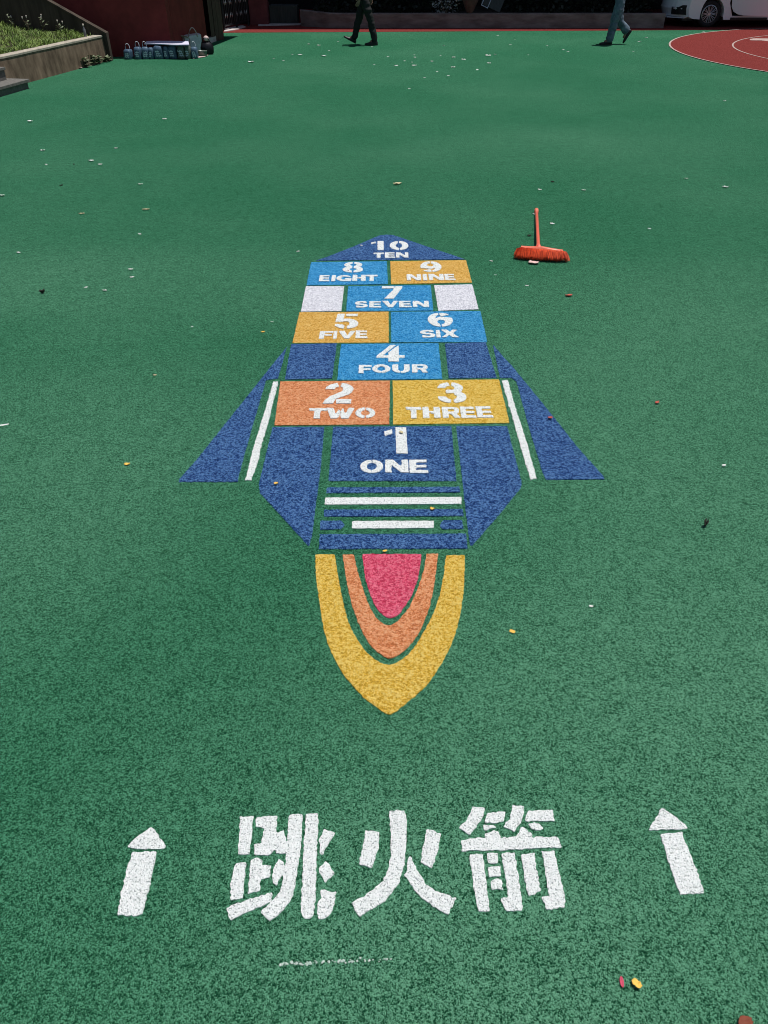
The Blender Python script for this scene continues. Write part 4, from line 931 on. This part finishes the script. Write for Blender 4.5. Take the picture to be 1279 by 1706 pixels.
# white paper shopping bag behind
sbx, sby = P(322, 85)[0], P(322, 85)[1]
sb = empty('paper_bag', (sbx, sby, 0), 'white paper shopping bag with a rope handle behind the row of bags', 'bag', rz=R(28))
zt_ = zat(sby, 59)
w = MB(); w.loft([[(-.17, -.11, 0), (.17, -.11, 0), (.17, .11, 0), (-.17, .11, 0)], [(-.19, -.12, zt_), (.18, -.12, zt_ + .02), (.19, .12, zt_ + .03), (-.19, .12, zt_)]]); w.build('bag_body', M['bag_white'], sb)
w = MB(); w.tube([(-.10 + .2 * t, -.125, zt_ - .02 + .17 * math.sin(math.pi * t) ** .7) for t in np.linspace(0, 1, 11)], .010, 6); w.build('rope_handle', M['pinkcard'], sb, True)
cb = empty('pinkish_box', (P(299, 92)[0], sby - .15, 0), 'pinkish card box behind the white paper bag', 'box')
MB().box((0, .1, zat(sby, 61) / 2), (.26, .2, zat(sby, 61)), Matrix.Rotation(R(8), 3, 'Y')).build('carton', M['pinkcard'], cb)
w = MB(); w.slab([(-.13, -.005, zat(sby, 61)), (.12, -.005, zat(sby, 61) - .02), (.10, -.09, zat(sby, 61) + .03), (-.15, -.08, zat(sby, 61) + .05)], (0, 0, .006)); w.build('flap', M['pinkcard'], cb)
hx, hy = P(342, 93); 
bg = empty('black_bag', (hx, hy + .25, 0), 'small black bag lying at the right end of the row of bags', 'bag')
w = MB(); w.loft([[(.13 * s * math.cos(2 * math.pi * k / 14) + .015 * math.sin(k * 2), .10 * s * math.sin(2 * math.pi * k / 14), z) for k in range(14)] for z, s in ((0, .8), (.03, 1), (.12, 1.05), (.20, .8), (.235, .4))])
w.build('bag_body', M['iron'], bg, True)
MB().tube([(-.1, 0, .19), (-.05, -.04, .29), (.05, -.04, .29), (.1, 0, .18)], .012, 6).build('strap', M['iron'], bg, True)
bl = MB(); bmx = bmesh.new(); bmesh.ops.create_icosphere(bmx, subdivisions=3, radius=.055); me = bpy.data.meshes.new('ball')
for v in bmx.verts: v.co.z *= .92
bmx.to_mesh(me); bmx.free()
o = link('pale_ball', me, M['pinkcard'], None, True); o.location = (hx + .01, hy + .24, .285); tag(o, 'pale pinkish ball lying on top of the black bag', 'ball')
tx, ty = P(336, 95.2); tub = empty('dark_tub', (tx, ty + .1, 0), 'dark plastic tub in front of the black bag', 'tub')
w = MB(); w.loft([[(.10 * s * math.cos(2 * math.pi * k / 16), .075 * s * math.sin(2 * math.pi * k / 16), z) for k in range(16)] for z, s in ((0, .85), (.09, 1), (.105, 1.06), (.105, .96), (.02, .8))]); w.build('tub_body', M['bag_green'], tub, True)
w = MB(); w.prism([P(322, 98.5), P(341, 95.5), P(347, 92.5), P(331, 94)], .006, .014); tag(w.build('flat_card', M['pinkcard']), 'pinkish flat card lying on the green before the dark tub', 'card')

# ------------------------------------------------------------------ white car
M['car_paint'] = surf('white_car_paint', (0.80, 0.78, 0.79), (0.82, 0.80, 0.81), 2, 0.25, spec=0.5)
M['tyre'] = surf('tyre_rubber', (0.010, 0.009, 0.010), (0.02, 0.018, 0.019), 20, 0.85)
M['rim'] = surf('alloy_rim', (0.35, 0.34, 0.35), (0.5, 0.49, 0.5), 6, 0.35, metal=0.6)
M['trim'] = surf('black_trim', (0.008, 0.008, 0.008), (0.016, 0.015, 0.016), 12, 0.5)
M['glass'] = surf('dark_glass', (0.01, 0.012, 0.014), (0.02, 0.022, 0.025), 2, 0.08, spec=0.8)
M['lamp'] = surf('lamp_glass', (0.5, 0.52, 0.55), (0.7, 0.72, 0.75), 9, 0.1)
wx_, wy_ = P(1180, 47.0)
car = empty('white_car', (wx_ - 1.02, wy_ + .12, 0), 'white car with its front door swung open, parked in the shade at right', 'car', rz=R(1.0))
CWD = 1.76; RW, RA = .305, .375; U0, U1 = 1.02, 3.62
def body_side(y0, notch):
    pts = [(.10, .24), (.30, .20), (U0 - RA - .02, .19)]
    pts += [(U0 + RA * math.cos(R(a_)), .30 + RA * math.sin(R(a_))) for a_ in range(197, -18, -12)]
    pts += [(U0 + RA + .03, .18), (U1 - RA - .02, .18)]
    pts += [(U1 + RA * math.cos(R(a_)), .30 + RA * math.sin(R(a_))) for a_ in range(197, -18, -12)]
    pts += [(U1 + RA + .02, .2), (4.35, .24), (4.42, .5), (4.40, .95), (4.2, 1.02)]
    if notch: pts += [(2.66, .98), (2.60, .27), (1.64, .26), (1.50, .55), (1.50, .96)]
    pts += [(1.30, .96), (.7, .86), (.22, .74), (.06, .62), (.02, .42)]
    return pts
def nose(u, y):                                     # plan curve of nose and tail
    k = abs(y - CWD / 2) / (CWD / 2)
    if u < .9: return u + (.42 * k ** 2.6) * (1 - u / .9)
    if u > 3.9: return u - (.25 * k ** 3) * (u - 3.9) / .5
    return u
full = body_side(0, False); ny = 12; mb = MB()
rings_ = [[(nose(u, CWD * j / ny), CWD * j / ny, z) for u, z in full] for j in range(ny + 1)]
n = len(full); vs = [v for r in rings_[1:] for v in r]
# shell between the two sides, left open towards the door opening
fs = []
for j in range(ny - 1):
    for k in range(n):
        fs.append((j * n + k, j * n + (k + 1) % n, (j + 1) * n + (k + 1) % n, (j + 1) * n + k))
fs.append(tuple(range((ny - 1) * n, ny * n)))
mb.add(vs, fs)
near = body_side(0, True); nn_ = len(near)
f0 = [(nose(u, 0), 0, z) for u, z in near]; f1 = [(nose(u, CWD / ny), CWD / ny, z) for u, z in near]
mb.add(f0 + f1, [tuple(range(nn_))] + [(k, (k + 1) % nn_, nn_ + (k + 1) % nn_, nn_ + k) for k in range(nn_)])
bm = bmesh.new(); me = mb.mesh('body'); bm.from_mesh(me); bmesh.ops.triangulate(bm, faces=[f for f in bm.faces if len(f.verts) > 4]); bm.to_mesh(me); bm.free()
link('body', me, M['car_paint'], car)
MB().box((2.1, .45, .62), (.95, .5, .62)).build('cabin_interior', M['trim'], car, bevel=.05)
MB().box((2.3, CWD / 2, .20), (3.9, CWD - .3, .10)).build('underside', M['trim'], car)
w = MB()
for uc in (U0, U1):
    for yy in (.02, CWD - .33): w.tube([(uc, yy, .30), (uc, yy + .31, .30)], RA + .012, 28, caps=False); w.tube([(uc, yy + .29, .30), (uc, yy + .31, .30)], RA + .01, 28)
w.build('arch_liner', M['trim'], car)
def wheel(uc, yc, side):
    t = MB(); prof = [(.19, -.08), (.25, -.095), (.295, -.08), (RW, -.05), (RW, .05), (.295, .08), (.25, .095), (.19, .08)]
    t.loft([[(uc + r * math.cos(2 * math.pi * k / 40), yc + o_, RW + r * math.sin(2 * math.pi * k / 40)) for r, o_ in prof] for k in range(41)], caps=False)
    tw = empty('wheel', (0, 0, 0), None, None); tw.parent = car
    t.build('tyre', M['tyre'], tw, True)
    rm = MB(); yo = yc + side * .085
    rm.loft([[(uc + r * math.cos(2 * math.pi * k / 40), yo + side * o_, RW + r * math.sin(2 * math.pi * k / 40)) for r, o_ in ((.205, -.03), (.208, .004), (.192, .010), (.188, -.03))] for k in range(41)], caps=False)
    for k in range(10):
        for d in (-7.5, 7.5):
            a0, a1 = R(36 * k), R(36 * k + d)
            rm.tube([(uc + .03 * math.cos(a0), yo + side * -.012, RW + .03 * math.sin(a0)), (uc + .195 * math.cos(a1), yo, RW + .195 * math.sin(a1))], [.010, .008], 5)
    rm.tube([(uc, yo - side * .02, RW), (uc, yo + side * .004, RW)], .036, 14)
    rm.build('rim', M['rim'], tw)
    b_ = MB(); b_.tube([(uc, yo - side * .05, RW), (uc, yo - side * .045, RW)], .18, 24); b_.build('brake_disc', M['trim'], tw)
for uc in (U0, U1):
    wheel(uc, .115, -1); wheel(uc, CWD - .115, 1)
# open front door, hinged at its leading edge
door = empty('door', (1.53, -.012, 0), None, None); door.parent = car; door.rotation_euler = (0, 0, R(-36)); door['label'] = 'front door swung open'
prof = [(0, .62), (.03, .47), (.10, .37), (.22, .31), (.38, .29), (1.04, .29), (1.06, .4), (1.04, .98), (0, .96)]
MB().slab([(u, 0, z) for u, z in prof], (0, .05, 0)).build('door_panel', M['car_paint'], door, bevel=.008)
MB().slab([(u + (.02 if u < .5 else -.03), .052, z + .02) for u, z in prof], (0, .035, 0)).build('door_lining', M['trim'], door)
MB().slab([(.05, .01, .98), (1.0, .01, .98), (.95, .05, 1.36), (.45, .06, 1.33)], (0, .008, 0)).build('door_glass', M['glass'], door)
MB().box((.86, -.014, .82), (.17, .02, .025)).build('handle', M['car_paint'], door, bevel=.006)
# sill strip, rear door seam, fog lamp recess, headlamp, cabin
MB().box((2.1, -.006, .205), (1.0, .02, .05)).build('sill', M['trim'], car)
MB().box((3.0, -.003, .60), (.008, .008, .6)).build('seam', M['trim'], car)
fl = MB(); ys = (.05, .13, .22, .32, .42)
lo_ = [(nose(.05, y) - .012, y, .285) for y in ys]; hi_ = [(nose(.03, y) - .012, y, .30 + (.20 if y < .2 else .15)) for y in ys]
fl.slab(lo_ + hi_[::-1], (.07, .02, 0)); fl.build('fog_lamp_recess', M['trim'], car)
lo_ = [(nose(.07, y) - .012, y, .60) for y in ys]; hi_ = [(nose(.19, y) - .012, y, .70) for y in ys]
MB().slab(lo_ + hi_[::-1], (.07, .02, 0)).build('headlight', M['lamp'], car)
MB().slab([(nose(.05, .1) + .03, .10, .205), (nose(.03, .5) - .03, .50, .20), (nose(.03, CWD / 2) - .03, CWD / 2, .20), (nose(.03, CWD / 2) + .06, CWD / 2, .22), (nose(.1, .1) + .12, .10, .22)], (0, 0, .02)).build('bumper_lip', M['car_paint'], car)
w = MB(); cabp = [(1.25, .96), (1.95, 1.40), (2.3, 1.47), (3.3, 1.45), (4.15, 1.02)]
w.loft([[(u, y_, z) for u, z in cabp] for y_ in (.10, CWD - .10)]); w.build('roof', M['car_paint'], car)
MB().slab([(1.5, .07, 1.0), (3.9, .07, 1.0), (3.3, .07, 1.38), (2.0, .07, 1.35)], (0, .02, 0)).build('side_window', M['glass'], car)

# ------------------------------------------------------------------ people
def skin(name, verts, edges, rad, m, parent=None, levels=2):
    me = bpy.data.meshes.new(name); me.from_pydata(verts, edges, []); me.update()
    o = bpy.data.objects.new(name, me); C.objects.link(o)
    o.modifiers.new('skin', 'SKIN')
    sv_ = me.skin_vertices[0].data
    for i, r in enumerate(rad): sv_[i].radius = r if hasattr(r, '__len__') else (r, r)
    sv_[0].use_root = True
    sub = o.modifiers.new('sub', 'SUBSURF'); sub.levels = sub.render_levels = levels
    dg = bpy.context.evaluated_depsgraph_get(); dg.update()
    nm = bpy.data.meshes.new_from_object(o.evaluated_get(dg))
    o.modifiers.clear(); o.data = nm; bpy.data.meshes.remove(me)
    nm.materials.clear(); nm.materials.append(m)
    for p in nm.polygons: p.use_smooth = True
    if parent is not None: o.parent = parent
    return o
M['skin'] = surf('skin', (0.20, 0.11, 0.075), (0.28, 0.16, 0.11), 20, 0.55)
M['hair'] = surf('black_hair', (0.008, 0.007, 0.006), (0.02, 0.017, 0.015), 40, 0.4, stretch=(4, 4, 1))
def shoe(name, ankle, toe_dir, up, L, m, msole, parent):
    """ankle: point 9 cm above the heel; toe_dir and up: unit vectors of the foot"""
    X = Vector(toe_dir).normalized(); Z = Vector(up); Z = (Z - X * Z.dot(X)).normalized(); Y = Z.cross(X)
    O = Vector(ankle) - Z * .085 - X * .07
    prof = [(0, .026, .055), (.06, .034, .085), (.22, .037, .100), (.36, .037, .085), (.55, .042, .060), (.75, .047, .048), (.90, .040, .040), (1.0, .018, .025)]
    up_, so_ = MB(), MB()
    R1, R2 = [], []
    for t, wd, h in prof:
        c_ = O + X * (t * L)
        R1.append([c_ + Y * (wd * math.cos(R(a_))) + Z * (.018 + (h - .018) * math.sin(R(a_))) for a_ in range(0, 181, 20)])
        R2.append([c_ + Y * wd * 1.06 + Z * .02, c_ - Y * wd * 1.06 + Z * .02, c_ - Y * wd * 1.06, c_ + Y * wd * 1.06])
    o = up_.loft(R1).build(name, m, parent, True); so_.loft(R2).build('sole', msole, o)
    return o
def person(loc_, J, label, mats, extra=None):
    """J: joint positions in metres, origin on the ground below the hips, walking towards -x; near side is -y"""
    V, E, Rd = [], [], []
    def v(p, r, par=None):
        V.append(tuple(p)); Rd.append(r)
        if par is not None: E.append((par, len(V) - 1))
        return len(V) - 1
    pel = v(J['pelvis'], .11); b1 = v(J['belly'], .115, pel); ch = v(J['chest'], .125, b1); nb = v(J['neck'], .058, ch)
    hd = Vector(J['head']); n2 = v(hd + Vector((.01, 0, -.10)), .052, nb); h1 = v(hd + Vector((-.005, 0, -.03)), .078, n2); h2 = v(hd + Vector((0, 0, .05)), .092, h1); v(hd + Vector((.005, 0, .10)), .07, h2)
    v(hd + Vector((-.105, 0, -.02)), .016, h1)                       # nose
    for s in (-1, 1): v(hd + Vector((.01, s * .095, .0)), .018, h2)   # ears
    for s in ('n', 'f'):
        sh = v(J['shoulder_' + s], .055, ch); el = v(J['elbow_' + s], .042, sh); wr = v(J['wrist_' + s], .027, el)
        d = (Vector(J['wrist_' + s]) - Vector(J['elbow_' + s])).normalized(); wv = Vector(J['wrist_' + s])
        fw = Vector((-1, 0, 0)); fw = (fw - d * fw.dot(d)).normalized(); pl_ = v(wv + d * .075, (.020, .034), wr)
        for k, (o_, ln) in enumerate(((.030, .070), (.010, .080), (-.010, .076), (-.030, .060))):
            f1 = v(wv + d * .105 + fw * o_, .0095, pl_); f2 = v(wv + d * (.105 + ln * .5) + fw * (o_ + .004), .0088, f1); v(wv + d * (.105 + ln * .92) + fw * (o_ + .012) + Vector((0, .012 if s == 'n' else -.012, 0)), .0075, f2)
        t1 = v(wv + d * .045 + fw * .040, .0115, wr); v(wv + d * .085 + fw * .055, .009, t1)
        hp = v(J['hip_' + s], .078, pel); kn = v(J['knee_' + s], .050, hp); an = v(J['ankle_' + s], .034, kn); v(Vector(J['ankle_' + s]) + Vector(J['toe_' + s]) * .12 - Vector((0, 0, .03)), .028, an)
    body = skin('person', V, E, Rd, M['skin'])
    body.location = loc_; tag(body, label, 'person')
    # hair
    skin('hair', [hd + Vector((.02, 0, .06)), hd + Vector((.045, 0, .02)), hd + Vector((.0, 0, .10))], [(0, 1), (0, 2)], [.098, .085, .085], M['hair'], body)
    # trousers
    tv = [J['pelvis'], Vector(J['pelvis']) + Vector((0, 0, .10))]; te = [(0, 1)]; trd = [(.135, .125), (.125, .12)]
    for s in ('n', 'f'):
        i = len(tv); hp, kn, an = Vector(J['hip_' + s]), Vector(J['knee_' + s]), Vector(J['ankle_' + s])
        tv += [hp, hp.lerp(kn, .55), kn, kn.lerp(an, .5), kn.lerp(an, 1.14)]
        te += [(0, i), (i, i + 1), (i + 1, i + 2), (i + 2, i + 3), (i + 3, i + 4)]; k_ = mats['loose']
        trd += [.105, .092 * k_, .078 * k_, .074 * k_, .072 * k_]
    tr = skin('trousers', tv, te, trd, mats['trousers'], body, 3)
    nrm_ = [v_.normal.copy() for v_ in tr.data.vertices]
    for v_, n_2 in zip(tr.data.vertices, nrm_):
        c_ = v_.co; f_ = mnoise.noise(Vector((c_.x * 6, c_.y * 6, c_.z * 17))) + .6 * mnoise.noise(Vector((c_.x * 14 + 9, c_.y * 14, c_.z * 9)))
        v_.co = c_ + n_2 * .016 * f_
    # shirt
    pe = Vector(J['pelvis'])
    sv2 = [Vector(J['chest']), Vector(J['belly']), pe + Vector((0, 0, mats['hem'])), Vector(J['neck']) + Vector((0, 0, -.02))]; se = [(0, 1), (1, 2), (0, 3)]; srd = [(.15, .16), (.14, .15), (.150, .160), .07]
    for s in ('n', 'f'):
        i = len(sv2); a_, b_, c_ = (Vector(J[k + s]) for k in ('shoulder_', 'elbow_', 'wrist_'))
        sv2 += [a_, a_.lerp(b_, .5), b_.lerp(c_, mats['sleeve'])]; se += [(0, i), (i, i + 1), (i + 1, i + 2)]; srd += [.072, .062, .052]
    skin('shirt', sv2, se, srd, mats['shirt'], body)
    for s in ('n', 'f'):
        shoe('shoe', J['ankle_' + s], J['toe_' + s], J['up_' + s], mats['shoe_len'], mats['shoe'], mats['sole'], body)
    return body
BLK = surf('black_cloth', (0.006, 0.006, 0.006), (0.012, 0.012, 0.012), 10, 0.8, 0.01)
GRY = surf('charcoal_cloth', (0.012, 0.012, 0.013), (0.05, 0.05, 0.052), 14, 0.8, 0.01)
DEN = surf('blue_denim', (0.045, 0.072, 0.10), (0.14, 0.19, 0.24), 9, 0.85, 0.012)
SHOE = surf('black_shoe', (0.006, 0.006, 0.007), (0.014, 0.014, 0.015), 10, 0.45)
gx, gy = P(607, 75.0)
person((gx, gy, 0), dict(pelvis=(0, 0, .90), belly=(0, 0, 1.06), chest=(-.01, 0, 1.27), neck=(-.02, 0, 1.44), head=(-.035, 0, 1.58),
    shoulder_n=(0, -.19, 1.38), elbow_n=(.0, -.25, 1.10), wrist_n=(-.085, -.24, .90), shoulder_f=(0, .19, 1.38), elbow_f=(.06, .24, 1.10), wrist_f=(.12, .23, .92),
    hip_n=(.01, -.09, .85), knee_n=(.15, -.09, .47), ankle_n=(.235, -.09, .095), toe_n=(-1, 0, 0), up_n=(0, 0, 1),
    hip_f=(-.01, .09, .85), knee_f=(-.125, .09, .48), ankle_f=(-.235, .09, .125), toe_f=(-.88, 0, .42), up_f=(.42, 0, .88)),
    'person in black trousers and black boots walking left across the far green', dict(trousers=BLK, shirt=GRY, shoe=SHOE, sole=SHOE, loose=1.05, hem=-.06, sleeve=.75, shoe_len=.30))
jx, jy = P(1016, 74.5)
person((jx, jy, 0), dict(pelvis=(.07, 0, .90), belly=(.07, 0, 1.06), chest=(.05, 0, 1.27), neck=(.04, 0, 1.44), head=(.025, 0, 1.58),
    shoulder_n=(.06, -.19, 1.38), elbow_n=(.12, -.25, 1.10), wrist_n=(-.04, -.27, 1.02), shoulder_f=(.06, .19, 1.38), elbow_f=(.0, .24, 1.10), wrist_f=(-.12, .22, 1.0),
    hip_n=(.07, -.085, .86), knee_n=(.00, -.085, .47), ankle_n=(-.055, -.085, .095), toe_n=(-1, 0, 0), up_n=(0, 0, 1),
    hip_f=(.08, .085, .86), knee_f=(.13, .085, .46), ankle_f=(.36, .085, .25), toe_f=(-.50, 0, -.86), up_f=(-.86, 0, .50)),
    'person in blue jeans and black shoes walking left across the far green', dict(trousers=DEN, shirt=GRY, shoe=SHOE, sole=SHOE, loose=1.25, hem=-.02, sleeve=.75, shoe_len=.29))
